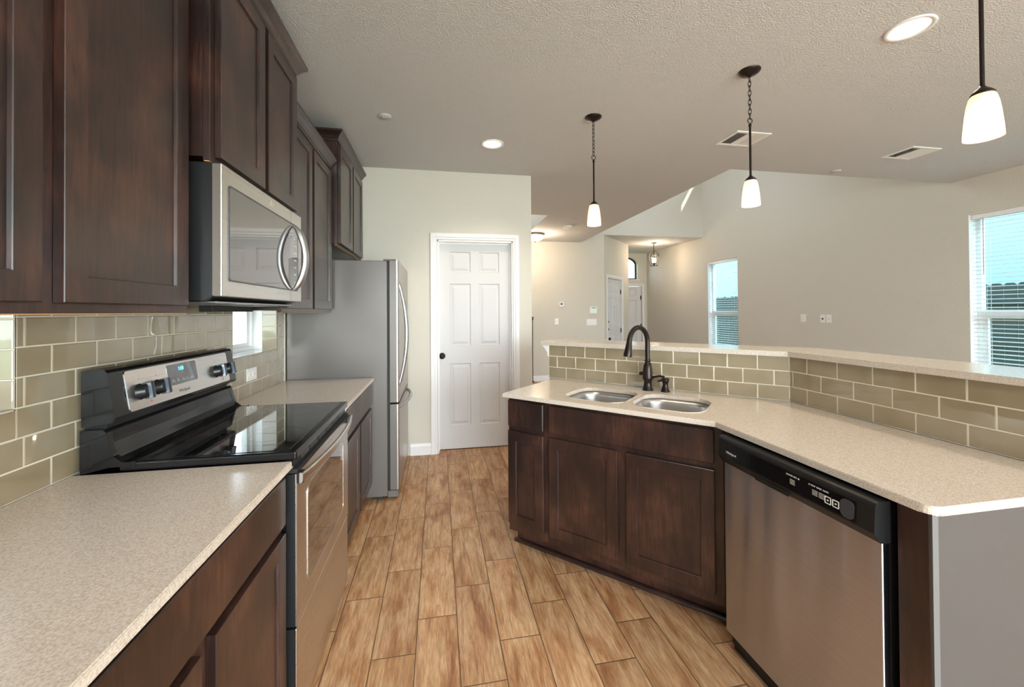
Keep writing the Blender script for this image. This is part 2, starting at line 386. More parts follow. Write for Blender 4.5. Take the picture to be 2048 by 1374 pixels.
def text(name, body, size, mw, parent, mat, extrude=.0003, align='CENTER'):
    c = bpy.data.curves.new(name, 'FONT'); c.body = body; c.size = size; c.extrude = extrude; c.align_x = align; c.align_y = 'CENTER'
    t = bpy.data.objects.new(name+'_tmp', c); COL.objects.link(t)
    me = bpy.data.meshes.new_from_object(t.evaluated_get(bpy.context.evaluated_depsgraph_get()))
    bpy.data.objects.remove(t); me.materials.clear(); me.materials.append(M[mat])
    o = bpy.data.objects.new(name, me); COL.objects.link(o); o.parent = parent; o.matrix_local = mw
    return o
def front_text(x, y, z, tilt=0):   # text lying on a cabinet-style front that faces local -y
    return Matrix.Translation((x, y, z)) @ Matrix.Rotation(PI/2-tilt, 4, 'X')
def rrect(x0, x1, y0, y1, r, n=6):
    P = []
    for cx, cy, a0 in ((x1-r, y1-r, 0), (x0+r, y1-r, PI/2), (x0+r, y0+r, PI), (x1-r, y0+r, 1.5*PI)):
        for i in range(n+1):
            a = a0+PI/2*i/n; P.append((cx+r*math.cos(a), cy+r*math.sin(a)))
    return P

# ------------------------------------------------------------------ key positions
ZC = 2.79; XC = 3.93; YC = 3.55; XR = 6.70; YF = 7.85; YP = 4.064; YE = 10.25; ZE = 2.96; ZH = 5.4; CT = .914
S2 = 2**.5
def st(s, t): return (1.443+(s+t)/S2, 2.357+(t-s)/S2)
XB = 2.2417               # counter front of the dishwasher run
def joint(t):             # where the sink-run offset line t meets the offset line of the other run
    x = XB+t; return (x, 3.80+t*S2-x)
YEND = .78

SW = (6.83, 7.70, .60, 2.41); BW = (1.55, 3.405, .60, 2.40); HW = (5.0, 7.2, 3.6, 5.0); SL = (6.12, 7.34, 4.42, 4.86)  # last two are unseen high openings added for the light they admit

# ------------------------------------------------------------------ room shell
b = MB(); b.box((-.35, -3.45, -.12), (XR+.3, YE+.3, 0), 'floor'); b.build('floor', kind='structure')
b = MB()
b.slab([(-.3, -3.45), (XR+.1, -3.45), (XR+.1, YC), (XC, YC), (XC, YF+.1), (-.3, YF+.1)], [[(1.1, 5.69), (2.65, 5.69), (2.65, 6.9), (1.1, 6.9)]], ZC, ZC+.3, 'ceiling')
b.build('ceiling', kind='structure')
b = MB()                                           # stairwell shaft above the ceiling opening
b.box((1.0, 5.55, ZC+.3), (2.8, 5.69, 4.6), 'wall'); b.box((1.0, 6.9, ZC+.3), (2.8, 7.0, 4.6), 'wall')
b.box((2.65, 5.69, ZC+.3), (2.8, 6.9, 4.6), 'wall'); b.box((1.0, 5.69, ZC+.3), (1.1, 6.9, 4.6), 'wall'); b.box((1.0, 5.55, 4.6), (2.8, 7.0, 4.7), 'ceiling')
b.build('wall_stairwell', kind='structure')
b = MB(); b.box((XC, YC, ZH), (XR+.1, YF+.1, ZH+.1), 'ceiling'); b.build('ceiling_high', kind='structure')
b = MB(); b.slab([(YC-.15, ZC+.301), (YF+.1, ZC+.301), (YF+.1, ZH), (YC-.15, ZH)], [[(HW[0], HW[2]), (HW[1], HW[2]), (HW[1], HW[3]), (HW[0], HW[3])]], XC-.15, XC, 'wall', axis='x'); b.box((XC, YC-.15, ZC+.301), (XR, YC, ZH), 'wall'); b.build('wall_upper', kind='structure')
b = MB(); b.slab([(XC+.3, YF+.12), (XR+.1, YF+.12), (XR+.1, YE+.15), (XC+.3, YE+.15)], [], ZE, ZE+.12, 'ceiling'); b.build('ceiling_entry', kind='structure')
# left wall with the two small backsplash windows
WZ0, WZ1 = 1.146, 1.62
WIN = [(.655, 1.262), (2.385, 2.992)]
b = MB()
b.slab([(-3.45, 0), (YF+.1, 0), (YF+.1, ZC), (-3.45, ZC)], [[(y0, WZ0), (y1, WZ0), (y1, WZ1), (y0, WZ1)] for y0, y1 in WIN], -.21, -.010, 'wall', axis='x')
b.build('wall_left', kind='structure')
# pantry wall with its door opening, end corner and return
PX0, PX1, PZ = 1.066, 1.822, 2.107
b = MB()
b.slab([(-.01, 0), (PX0, 0), (PX0, PZ), (PX1, PZ), (PX1, 0), (2.022, 0), (2.022, ZC), (-.01, ZC)], [], YP, YP+.125, 'wall', axis='y')
b.box((1.897, YP+.125, 0), (2.022, 5.55, ZC), 'wall'); b.box((-.01, 5.42, 0), (1.897, 5.55, ZC), 'wall')
b.build('wall_pantry', kind='structure')
# far wall (hall side, upper part) with the entry opening between its corner and the right wall
b = MB()
b.slab([(-.01, 0), (4.43, 0), (4.43, ZE), (XR+.1, ZE), (XR+.1, ZH), (XC, ZH), (XC, ZC), (-.01, ZC)], [], YF, YF+.12, 'wall', axis='y')
b.build('wall_far', kind='structure')
b = MB(); b.tube([(4.435, YF+.012, 0), (4.435, YF+.012, ZE)], .012, 'wall', 12); b.build('trim_1', kind='structure')
# 45 degree entry wall holding the closet door
dL = 1.53
wm = T(4.43, YF+.005, 0, PI/4)
b = MB(); b.slab([(.0, 0), (.205, 0), (.205, 2.085), (1.055, 2.085), (1.055, 0), (dL, 0), (dL, ZE), (0, ZE)], [], 0, .12, 'wall', axis='y')
b.build('wall_angled', mw=wm, kind='structure')
b = MB(); b.box((5.35, 8.96, 0), (5.5, YE, ZE), 'wall'); b.build('wall_entry_side', kind='structure')
# entry end wall: front door opening and arched window opening
FD0, FD1, FDZ = 5.64, 6.557, 2.067
AX0, AX1, AZ0, AZ1 = 5.74, 6.44, 2.25, 2.86
arch = [(AX1, AZ0), (AX1, AZ1-.20)]+[(((AX0+AX1)/2+(AX1-AX0)/2*math.cos(a)), AZ1-.20+.20*math.sin(a)) for a in [PI*i/14 for i in range(1, 14)]]+[(AX0, AZ1-.20), (AX0, AZ0)]
b = MB(); b.slab([(5.4, 0), (FD0, 0), (FD0, FDZ), (FD1, FDZ), (FD1, 0), (XR+.1, 0), (XR+.1, ZE), (5.4, ZE)], [arch], YE, YE+.16, 'wall', axis='y')
b.build('wall_entry', kind='structure')
# right wall with the living-room windows and an unseen slot added to cast the sun streak
b = MB()
hl = [[(a, c), (e, c), (e, d), (a, d)] for a, e, c, d in (SW, BW, SL)]
b.slab([(-3.45, 0), (YE+.1, 0), (YE+.1, ZE), (YF+.12, ZE), (YF+.12, ZH), (YC-.15, ZH), (YC-.15, ZC), (-3.45, ZC)], hl, XR, XR+.17, 'wall', axis='x')
b.build('wall_right', kind='structure')
# wall behind the camera with a wide patio door and window
b = MB(); b.slab([(-.3, 0), (XR+.1, 0), (XR+.1, ZC), (-.3, ZC)], [[(.5, .05), (6.1, .05), (6.1, 2.35), (.5, 2.35)]], -3.2, -3.05, 'wall', axis='y')
b.build('wall_rear', kind='structure')
def window_rear():
    f = MB()
    for x in (.5, 1.86, 3.25, 4.66, 6.04): f.box((x, -3.17, .05), (x+.06, -3.09, 2.35), 'vinyl')
    f.box((.5, -3.165, .05), (6.1, -3.095, .12), 'vinyl'); f.box((.5, -3.165, 2.28), (6.1, -3.095, 2.35), 'vinyl')
    o = f.build('window_5', kind='structure')
    g = MB(); g.box((.53, -3.135, .1), (6.07, -3.130, 2.3), 'glass'); g.build('pane', parent=o)
window_rear()

# baseboards
BP = [(0, 0), (.014, 0), (.014, .085), (.010, .098), (.004, .110), (0, .112)]
b = MB(); b.sweep([(p[0], p[1]) for p in BP], [(.80, YP), (PX0-.062, YP)], 'trim'); b.sweep(BP, [(PX1+.062, YP), (2.022, YP)], 'trim'); b.build('baseboard_back', kind='structure')
b = MB(); b.sweep(BP, [(2.022, YF), (4.43, YF)], 'trim'); b.build('baseboard_far', kind='structure')
b = MB(); b.sweep(BP, [(XR, YE), (XR, -3.0)], 'trim'); b.build('baseboard_right', kind='structure')

# ------------------------------------------------------------------ doors
def panel_door(w, h, parent, name='door_slab', th=.035, lay=None, mat='door'):
    # slab in local coords: x 0..w, front face at y=0 looking to -y
    sx = .115*w/.75; mid = .09*w/.75; pw = (w-2*sx-mid)/2
    rows = lay or [(.235, .86), (1.04, 1.67), (1.785, 1.995)]
    b = MB(); holes = []
    for z0, z1 in rows:
        for x0 in (sx, sx+pw+mid): holes.append((x0, x0+pw, z0, z1))
    b.slab([(0, 0), (w, 0), (w, h), (0, h)], [[(a, c), (e, c), (e, d), (a, d)] for a, e, c, d in holes], 0, th, mat, axis='y')
    for a, e, c, d in holes:
        R = lambda k, y: [(a+k, y, c+k), (e-k, y, c+k), (e-k, y, d-k), (a+k, y, d-k)]
        for A, B in ((R(0, 0), R(.007, .013)), (R(.007, .013), R(.015, .013)), (R(.015, .013), R(.042, .001))):
            for i in range(4): b.quad((A[i], A[(i+1) % 4], B[(i+1) % 4], B[i]), mat)
        b.quad(R(.042, .001), mat)
    return b.build(name, parent=parent)
def casing(w, h, parent, cw=.062, th=.017):
    b = MB()
    P = [(0, 0), (0, th*.55), (cw*.25, th*.6), (cw*.4, th), (cw*.9, th), (cw, th*.75), (cw, 0)]
    def ring(u, y): return [(-u, -y, 0), (-u, -y, h+u), (w+u, -y, h+u), (w+u, -y, 0)]
    k = 'trim'
    for A, B in zip(P, P[1:]):
        a, c = ring(A[0]+.006, A[1]), ring(B[0]+.006, B[1])
        for i in range(3): b.quad((a[i], a[i+1], c[i+1], c[i]), k)
    return b.build('door_casing', parent=parent)
# pantry door
dm = empty('door_1', None, None, T(PX0, YP, 0)); dm['kind'] = 'structure'
sl = panel_door(PX1-PX0-.026, 2.072, dm); sl.location = (.013, .085, .010)
casing(PX1-PX0, PZ-.0, dm)
b = MB(); jw = PX1-PX0
b.box((.0005, -.001, 0), (.010, .126, PZ-.001), 'trim'); b.box((jw-.010, -.001, 0), (jw-.0005, .126, PZ-.001), 'trim'); b.box((.0005, -.001, PZ-.015), (jw-.0005, .126, PZ-.0005), 'trim')
b.box((.009, .070, 0), (.020, .084, PZ-.015), 'trim'); b.box((jw-.020, .070, 0), (jw-.009, .084, PZ-.015), 'trim'); b.box((0, .068, PZ-.027), (jw, .083, PZ-.015), 'trim')
b.build('door_jamb', parent=dm)
def knob(parent, x, y, z, r=.027, name='door_knob'):
    b = MB(); b.lathe([(.0, -.066), (r*.6, -.065), (r*.95, -.056), (r, -.046), (r*.85, -.034), (r*.42, -.028), (r*.40, -.010), (r*1.15, -.008), (r*1.2, 0)], 'bronze', 20, (x, y, z), axis='y')
    return b.build(name, parent=parent, label='dark bronze knob')
knob(dm, .045, .085, .95)
# closet door on the angled wall
d2 = empty('door_2', None, None, wm); d2['kind'] = 'structure'
sl = panel_door(.842, 2.07, d2); sl.location = (.209, .03, .008)
cs = casing(.85, 2.085, d2); cs.location = (.205, 0, 0)
for z in (1.82, .95, .25):
    b = MB(); b.box((1.035, .012, z-.05), (1.055, .03, z+.05), 'mattblk', .002); b.build('hinge', parent=d2, label='black door hinge')
knob(d2, .262, .03, .80, .03)
for z in (1.16, 1.0):
    b = MB(); b.lathe([(0, -.03), (.022, -.028), (.028, -.012), (.030, 0)], 'bronze', 16, (.255, .03, z), axis='y'); b.build('deadbolt', parent=d2, label='dark round deadbolt')
b = MB(); b.lathe([(0, -.006), (.008, -.006), (.010, 0)], 'mattblk', 10, (.63, .03, 1.48), axis='y'); b.build('peephole', parent=d2)
# front door
d3 = empty('door_3', None, None, T(FD0, YE, 0)); d3['kind'] = 'structure'
sl = panel_door(.91, 2.05, d3); sl.location = (.003, .05, .008)
cs = casing(FD1-FD0, FDZ, d3, .055)
for z in (1.75, .98, .25):
    b = MB(); b.box((.885, .03, z-.055), (.912, .05, z+.055), 'mattblk', .002); b.build('hinge', parent=d3, label='black door hinge')
b = MB(); b.lathe([(0, -.006), (.008, -.006), (.010, 0)], 'mattblk', 10, (.515, .05, 1.5), axis='y'); b.build('peephole', parent=d3)
# arched window over the front door
b = MB()
cxm = (AX0+AX1)/2
def archpts(k): return [((x-cxm)*(1-2*k/(AX1-AX0))+cxm, (z-AZ0)*(1-2*k/(AZ1-AZ0))+AZ0+k) for x, z in arch]
b.slab(arch, [archpts(.035)], YE+.10, YE+.14, 'bronze', axis='y')
aw = b.build('window_4', kind='structure')
b = MB(); b.slab(archpts(.02), [], YE+.118, YE+.122, 'glass', axis='y'); b.build('pane', parent=aw)
b = MB(); b.box((AX0-.03, YE-.012, AZ0-.03), (AX1+.05, YE+.02, AZ0), 'trim', .003); b.build('sill', parent=aw)

# ------------------------------------------------------------------ windows
def small_window(y0, y1, n):
    f = MB(); x0, x1 = -.205, -.145; z0, z1 = WZ0, WZ1
    o = None
    f.slab([(y0, z0), (y1, z0), (y1, z1), (y0, z1)], [[(y0+.035, z0+.03), (y1-.035, z0+.03), (y1-.035, z1-.03), (y0+.035, z1-.03)]], x0, x1, 'vinyl', axis='x')
    f.slab([(y0+.035, z0+.03), (y1-.035, z0+.03), (y1-.035, z1-.03), (y0+.035, z1-.03)], [[(y0+.065, z0+.055), (y1-.065, z0+.055), (y1-.065, z1-.06), (y0+.065, z1-.06)]], x0+.01, x1-.018, 'vinyl', axis='x')
    # plain reveal between the frame and the tiled edge
    f.box((-.145, y1-.004, z0), (-.095, y1, z1), 'vinyl'); f.box((-.145, y0, z0), (-.095, y0+.004, z1), 'vinyl'); f.box((-.145, y0, z0), (-.095, y1, z0+.004), 'vinyl')
    o = f.build('window_%d' % n, kind='structure')
    g = MB(); g.box((-.180, y0+.06, z0+.05), (-.176, y1-.06, z1-.055), 'glass'); g.build('pane', parent=o)
small_window(*WIN[0], 1); small_window(*WIN[1], 2)

def side_window(spec, n):
    y0, y1, z0, z1 = spec; zm = z0+(z1-z0)*.415
    o = empty('window_%d' % n, None, None, T(0, 0, 0)); o['kind'] = 'structure'
    f = MB(); xa, xb = XR+.10, XR+.16
    f.slab([(y0, z0), (y1, z0), (y1, z1), (y0, z1)], [[(y0+.04, z0+.04), (y1-.04, z0+.04), (y1-.04, z1-.04), (y0+.04, z1-.04)]], xa, xb, 'vinyl', axis='x')
    f.box((xa-.005, y0+.04, zm-.03), (xb-.01, y1-.04, zm+.03), 'vinyl', .004)
    f.slab([(y0+.04, z0+.04), (y1-.04, z0+.04), (y1-.04, zm-.03), (y0+.04, zm-.03)], [[(y0+.085, z0+.085), (y1-.085, z0+.085), (y1-.085, zm-.06), (y0+.085, zm-.06)]], xa+.005, xa+.035, 'vinyl', axis='x')
    f.build('window_frame', parent=o)
    g = MB(); g.box((xa+.03, y0+.04, z0+.04), (xa+.034, y1-.04, z1-.04), 'castglass'); g.build('pane', parent=o)
    s = MB(); s.box((XR-.03, y0-.03, z0-.02), (XR+.10, y1+.03, z0), 'trim', .003); s.build('sill', parent=o)
    # white drywall return liner
    r = MB(); r.box((XR+.001, y1-.003, z0), (xa, y1, z1), 'trim'); r.box((XR+.001, y0, z0), (xa, y0+.003, z1), 'trim'); r.box((XR+.001, y0, z1-.003), (xa, y1, z1), 'trim'); r.build('window_return', parent=o)
side_window(SW, 3); side_window(BW, 6)
def blinds(spec, label, lead):
    y0, y1, z0, z1 = spec; o = empty('window_blind', label, 'window blind', T(XR+.055, (y0+y1)/2, z1), group='white slatted window blinds')
    hw = (y1-y0)/2-.008
    h = MB(); h.box((-.03, -hw, -.055), (.025, hw, -.004), 'blind', .004); h.build('headrail', parent=o)
    s = MB(); z = -.075; n = 0
    while z > (z0-z1)+.03:
        for side in (0,):
            P = [(-.024, .001), (-.012, .0035), (0, .0045), (.012, .0035), (.024, .001), (.024, -.0007), (0, .0025), (-.024, -.0007)]
            a = math.radians(8); q = [(p[0]*math.cos(a)-p[1]*math.sin(a), z+p[0]*math.sin(a)+p[1]*math.cos(a)) for p in P]
            s.prism(q, 'y', -hw+.004, hw-.004, 'blind')
        z -= .044; n += 1
    s.build('slats', parent=o)
    r = MB(); r.box((-.022, -hw, (z0-z1)+.004), (.022, hw, (z0-z1)+.02), 'blind', .003); r.build('bottom_rail', parent=o)
    for y in (-hw+.12, hw-.12):
        c = MB()
        for x in (-.026, .026): c.tube([(x, y, -.05), (x, y, (z0-z1)+.015)], .0012, 'blind', 5)
        c.build('ladder_cord', parent=o)
    w = MB(); w.tube([(-.035, hw-lead, -.05), (-.037, hw-lead, -.65)], .004, 'faint', 7); w.build('tilt_wand', parent=o)
blinds(SW, 'white slatted blind in the narrow window just left of the wall outlets', .10)
blinds(BW, 'white slatted blind in the large window at the right edge', .10)
# unseen high window, added to let soft fill into the two-storey room
b = MB(); y0, y1, z0, z1 = HW
b.slab([(y0, z0), (y1, z0), (y1, z1), (y0, z1)], [[(y0+.05, z0+.05), (y1-.05, z0+.05), (y1-.05, z1-.05), (y0+.05, z1-.05)]], XC-.13, XC-.08, 'vinyl', axis='x')
hwo = b.build('window_7', kind='structure')
g = MB(); g.box((XC-.11, y0+.04, z0+.04), (XC-.106, y1-.04, z1-.04), 'glass'); g.build('pane', parent=hwo)

# ------------------------------------------------------------------ tile backsplashes
def tiles(name, rect_rows, mw, y_face, label, cat, parent=None, clip=None, holes=(), backing=None):
    b = MB(); rnd = random.Random(3)
    for z0, z1, joints in rect_rows:
        for a, c in zip(joints, joints[1:]):
            rs = [(a+.0013, c-.0013, z0+.0013, z1-.0013)]
            for h in holes:
                nr = []
                for x0, x1, p, q in rs:
                    if x1 <= h[0] or x0 >= h[1] or q <= h[2] or p >= h[3]: nr.append((x0, x1, p, q)); continue
                    if x0 < h[0]-.004: nr.append((x0, h[0], p, q))
                    if x1 > h[1]+.004: nr.append((h[1], x1, p, q))
                    X0, X1 = max(x0, h[0]), min(x1, h[1])
                    if p < h[2]-.004: nr.append((X0, X1, p, h[2]))
                    if q > h[3]+.004: nr.append((X0, X1, h[3], q))
                rs = nr
            for x0, x1, p, q in rs:
                if clip: x0, x1 = max(x0, clip[0]), min(x1, clip[1])
                if x1-x0 < .004: continue
                e = min(.0028, (q-p)/3, (x1-x0)/3); tl = rnd.uniform(-.0005, .0005); tm = rnd.uniform(-.0003, .0003)
                O = [(x0, p), (x1, p), (x1, q), (x0, q)]; I = [(x0+e, p+e), (x1-e, p+e), (x1-e, q-e), (x0+e, q-e)]
                back = [(u, .006, v) for u, v in O]; mid = [(u, .0014, v) for u, v in O]
                fr = [(u, (tl if i in (0, 3) else -tl)+(tm if i < 2 else -tm), v) for i, (u, v) in enumerate(I)]
                for A, B in ((back, mid), (mid, fr)):
                    for i in range(4): b.quad((A[i], A[(i+1) % 4], B[(i+1) % 4], B[i]), 'tile')
                b.quad(fr, 'tile')
    for bk in backing:
        b.slab(bk[0], bk[1], .0009, .0085, 'grout', axis='y')
    return b.build(name, parent=parent, mw=mw, label=label, cat=cat)
PT = .079
# left wall: local x = world y, local y = into the wall (-x)
LW = T(0, 0, 0, PI/2)
rows = []
ty0 = 1.2823; h_ = .0772
for k in range(-0, 7):
    par = 0 if k % 2 == 1 else 1
    js = [ty0+(n*2+par)*h_ for n in range(-13, 13)]
    rows.append((CT+k*PT, CT+(k+1)*PT if k < 6 else 1.432, [j for j in js if j > -.75]))
HO = [(y0, y1, WZ0, 1.7) for y0, y1 in WIN]
out = [(-.7, CT)]+[(WIN[0][0], CT), (WIN[0][0], CT)][:0]
bk_outer = [(-.7, CT), (3.112, CT), (3.112, 1.432), (WIN[1][1], 1.432), (WIN[1][1], WZ0), (WIN[1][0], WZ0), (WIN[1][0], 1.432), (WIN[0][1], 1.432), (WIN[0][1], WZ0), (WIN[0][0], WZ0), (WIN[0][0], 1.432), (-.7, 1.432)]
tiles('tile_backsplash', rows, LW, 0, 'olive glass subway tile backsplash on the left wall behind the range', 'backsplash', clip=(-.7, 3.112), holes=HO, backing=[(bk_outer, [])])
# tiled far reveals of the two windows, with their tiled sills
for (y0, y1), lb in zip(WIN, ('olive glass tile lining the reveal of the window at the left edge', 'olive glass tile lining the reveal of the small window behind the range')):
    b = MB(); 
    for yy, sgn in ((y1, -1), (y0, 1)):
        z = WZ0
        while z < WZ1-.01:
            zt = min(z+PT, WZ1); b.box((-.094, yy, z+.0013), (-.004, yy+sgn*.006, zt-.0013), 'tile', .0018, 1); z += PT
        b.box((-.095, yy, WZ0), (-.0035, yy+sgn*.003, WZ1), 'grout')
    yj = y0
    while yj < y1-.01:
        b.box((-.094, yj+.001, WZ0), (-.004, min(yj+.1544, y1)-.001, WZ0+.006), 'tile', .0018, 1); yj += .1544
    b.box((-.095, y0, WZ0), (-.0035, y1, WZ0+.003), 'grout')
    b.build('tile_reveal', label=lb, cat='tile reveal')
b = MB(); b.box((-.006, 3.112, CT), (.006, 3.119, 1.39), 'grout'); b.build('tile_edge_trim', label='thin pale edge strip where the left backsplash meets the fridge', cat='edge trim')

# ------------------------------------------------------------------ cabinets
def door_mesh(w, h, th=.02, fr=.057, inner=.008):
    b = MB()
    R = lambda k, y: [(k, y, k), (w-k, y, k), (w-k, y, h-k), (k, y, h-k)]
    L_ = [R(0, 0), R(0, -th+.0015), R(.0015, -th), R(fr-.0015, -th), R(fr, -th+.0015), R(fr+.0012, -th+inner)]
    for A, B in zip(L_, L_[1:]):
        for i in range(4): b.quad((A[i], A[(i+1) % 4], B[(i+1) % 4], B[i]), 'wood')
    b.quad(R(fr+.0012, -th+inner), 'wood'); b.quad(R(0, 0)[::-1], 'wood')
    return b
def add_door(parent, x0, x1, z0, z1, y=0, name='door'):
    o = door_mesh(x1-x0, z1-z0).build(name, parent=parent); o.location = (x0, y, z0); return o
def add_slab(parent, x0, x1, z0, z1, y=0, name='drawer_front'):
    b = MB(); b.box((x0, y-.02, z0), (x1, y, z1), 'wood', .003, 1); return b.build(name, parent=parent)
CROWN = [(0, 0), (.008, 0), (.010, .012), (.016, .016), (.024, .030), (.036, .044), (.046, .052), (.050, .056), (.050, .070), (0, .070)]
def wall_cab(y0, y1, xf, z0, z1, doors, label, near_return=True, crown=True, far_return=False, dz=(.022, .035), bottom='wood'):
    # xf = face-frame front plane
    w = y1-y0; d = xf+.009; mw = T(xf, y0, 0, PI/2)
    o = empty('wall_cabinet', label, 'wall cabinet', mw)
    b = MB(); b.box((0, .02, z0+.012), (w, d, z1), 'wood'); b.build('carcass', parent=o)
    b = MB(); b.box((0.0, 0, z0), (w, .0199, z1), 'wood', .001, 1)
    b.box((.002, .003, z0-.0025), (w-.002, .018, z0), 'rawply'); b.build('face_frame', parent=o)
    for a, c in doors: add_door(o, a-y0, c-y0, z0+dz[0], z1-dz[1], -.001)
    if crown:
        path = [(0, d), (0, 0), (w, 0)] if near_return else [(0, 0), (w, 0)]
        if far_return: path = path+[(w, d)]
        b = MB(); b.sweep([(p[0], p[1]+z1-.008) for p in CROWN], [(x, y) for x, y in path], 'wood')
        b.build('crown_moulding', parent=o)
    return o
ZU = 1.396
wall_cab(-.42, .504, .305, ZU, 2.44, [(-.40, .03), (.065, .487)], 'dark wood wall cabinet at the far left edge of the frame', near_return=False)
wall_cab(.507, 1.419, .305, ZU, 2.44, [(.55, .928), (.974, 1.392)], 'nearest dark wood wall cabinet, its big right door left of the microwave', near_return=False)
wall_cab(1.422, 2.186, .368, 1.877, 2.59, [(1.449, 1.788), (1.822, 2.163)], 'short raised dark wood cabinet directly above the microwave', dz=(.018, .03), far_return=True)
wall_cab(2.189, 3.106, .305, ZU, 2.44, [(2.21, 2.632), (2.672, 3.082)], 'dark wood wall cabinet between the microwave and the refrigerator', near_return=False, far_return=False)
wall_cab(3.122, 4.056, .352, 1.885, 2.655, [(3.15, 3.575), (3.615, 4.03)], 'dark wood cabinet above the refrigerator with wide crown moulding', dz=(.018, .03))

def base_cab(mw, w, d, label, drawers, doors, toe=.075, toe_h=.105, z1=.893, hollow=None, group=None, sides=(0, 0)):
    o = empty('base_cabinet', label, 'base cabinet', mw, group)
    b = MB()
    b.box((0, .02, toe_h), (w, d, toe_h+.016), 'wood'); b.box((0, .02, toe_h), (.016, d, z1), 'wood'); b.box((w-.016, .02, toe_h), (w, d, z1), 'wood'); b.box((.016, d-.01, toe_h), (w-.016, d, z1), 'wood')
    b.build('carcass', parent=o)
    b = MB(); hs = []
    b.slab([(0, toe_h), (w, toe_h), (w, z1), (0, z1)], [[(a+.01, c+.01), (e-.01, c+.01), (e-.01, g-.01), (a+.01, g-.01)] for a, e, c, g in list(drawers)+list(doors)], 0, .0199, 'wood', axis='y')
    b.build('face_frame', parent=o)
    for a, e, c, g in drawers: add_slab(o, a, e, c, g, -.001)
    for a, e, c, g in doors: add_door(o, a, e, c, g, -.001)
    b = MB(); b.box((0, toe, 0), (w, toe+.012, toe_h), 'wood'); b.build('toe_kick', parent=o)
    return o
DZ = (.155, .695); WZ = (.722, .872)
XFB = .575
base_cab(T(XFB, -.47, 0, PI/2), .94, .575, 'dark base cabinet below the counter nearest the camera, mostly out of frame', [(.02, .92, *WZ)], [(.02, .455, *DZ), (.485, .92, *DZ)])
base_cab(T(XFB, .473, 0, PI/2), .945, .575, 'dark wood base cabinet just left of the range, wide drawer over two doors', [(.04, .927, *WZ)], [(.03, .462, *DZ), (.515, .927, *DZ)])
base_cab(T(XFB, 2.19, 0, PI/2), .925, .575, 'dark wood base cabinet between the range and the refrigerator', [(.02, .905, *WZ)], [(.02, .44, *DZ), (.48, .905, *DZ)])

# counters
def counter(name, outer, holes, z0, z1, label, cat='countertop'):
    b = MB(); b.slab(outer, holes, z0, z1, 'quartz')
    bmesh.ops.remove_doubles(b.bm, verts=b.bm.verts[:], dist=1e-5)
    es = [e for e in b.bm.edges if len(e.link_faces) == 2 and abs(e.link_faces[0].normal.angle(e.link_faces[1].normal, 0)) > 1]
    bmesh.ops.bevel(b.bm, geom=es, offset=.0025, segments=2, affect='EDGES')
    return b.build(name, label=label, cat=cat)
counter('countertop', [(.0, -.7), (.606, -.7), (.606, 1.4225), (.0, 1.4225)], [], CT-.020, CT, 'speckled beige quartz countertop in the left foreground')
counter('countertop', [(.0, 2.187), (.606, 2.187), (.606, 3.114), (.0, 3.114)], [], CT-.020, CT, 'short quartz countertop between range and refrigerator')

# ------------------------------------------------------------------ sink peninsula
SM = Matrix.Translation((*st(.014, .045), 0)) @ Matrix.Rotation(-PI/4, 4, 'Z')
# narrow cabinet and sink cabinet share one run
base_cab(SM, .262, .575, 'narrow dark base cabinet at the left end of the sink run', [(.006, .243, *WZ)], [(.006, .243, *DZ)], toe=.085, z1=.893)
SM2 = Matrix.Translation((*st(.277, .045), 0)) @ Matrix.Rotation(-PI/4, 4, 'Z')
wS = 1.153-.277
sc = base_cab(SM2, wS, .575, 'wide dark sink base cabinet with two doors under a long false drawer', [(.018, .842, *WZ)], [(.018, .404, *DZ), (.450, .842, *DZ)], toe=.085, z1=.893)
# quarter-round at the foot of the toe kick
b = MB()
q = [(0, 0), (.02, 0)]+[(.02*math.cos(a), .02*math.sin(a)) for a in [PI/2*i/5 for i in range(1, 5)]]+[(0, .02)]
pA = st(-.012+.014, .045+.575); pB = st(.002, .045+.083); pC = st(1.153+.09, .045+.083)
b.sweep(q, [pB, pC], 'wood'); b.build('trim_2', kind='structure')
# corner filler between the sink cabinet and the dishwasher
j1 = joint(.045)
b = MB(); f0 = st(1.154, .045); f1 = st(1.154, .065)
b.prism([f0, (XB+.012, 1.512), (XB+.012, 1.494), (XB+.035, 1.494), (XB+.05, 1.53), f1], 'z', .105, .893, 'wood'); 
b.build('corner_filler', label='narrow dark wood filler strip in the corner left of the dishwasher', cat='filler strip')
# counter with sink cut-outs
def sinkhole(s0, s1, t0, t1, r): return [st(a, c) for a, c in rrect(s0, s1, t0, t1, r)]
HL = sinkhole(.325, .682, .095, .455, .10); HR = sinkhole(.712, 1.062, .095, .455, .10)
TBS = .634
jb = joint(TBS)
c1 = joint(0)
rc = [(XB+.03-.03*math.cos(a), YEND+.03-.03*math.sin(a)) for a in [PI/2*i/6 for i in range(7)]]
outer = [st(0, 0), c1]+rc+[(XB+TBS, YEND), jb, st(-.045, TBS), st(-.0, TBS)]
outer = [st(0, 0), c1]+rc+[(XB+TBS, YEND), jb, st(0, TBS)]
counter('countertop', outer, [HL, HR], CT-.020, CT, 'tan quartz peninsula countertop around the sink and over the dishwasher')
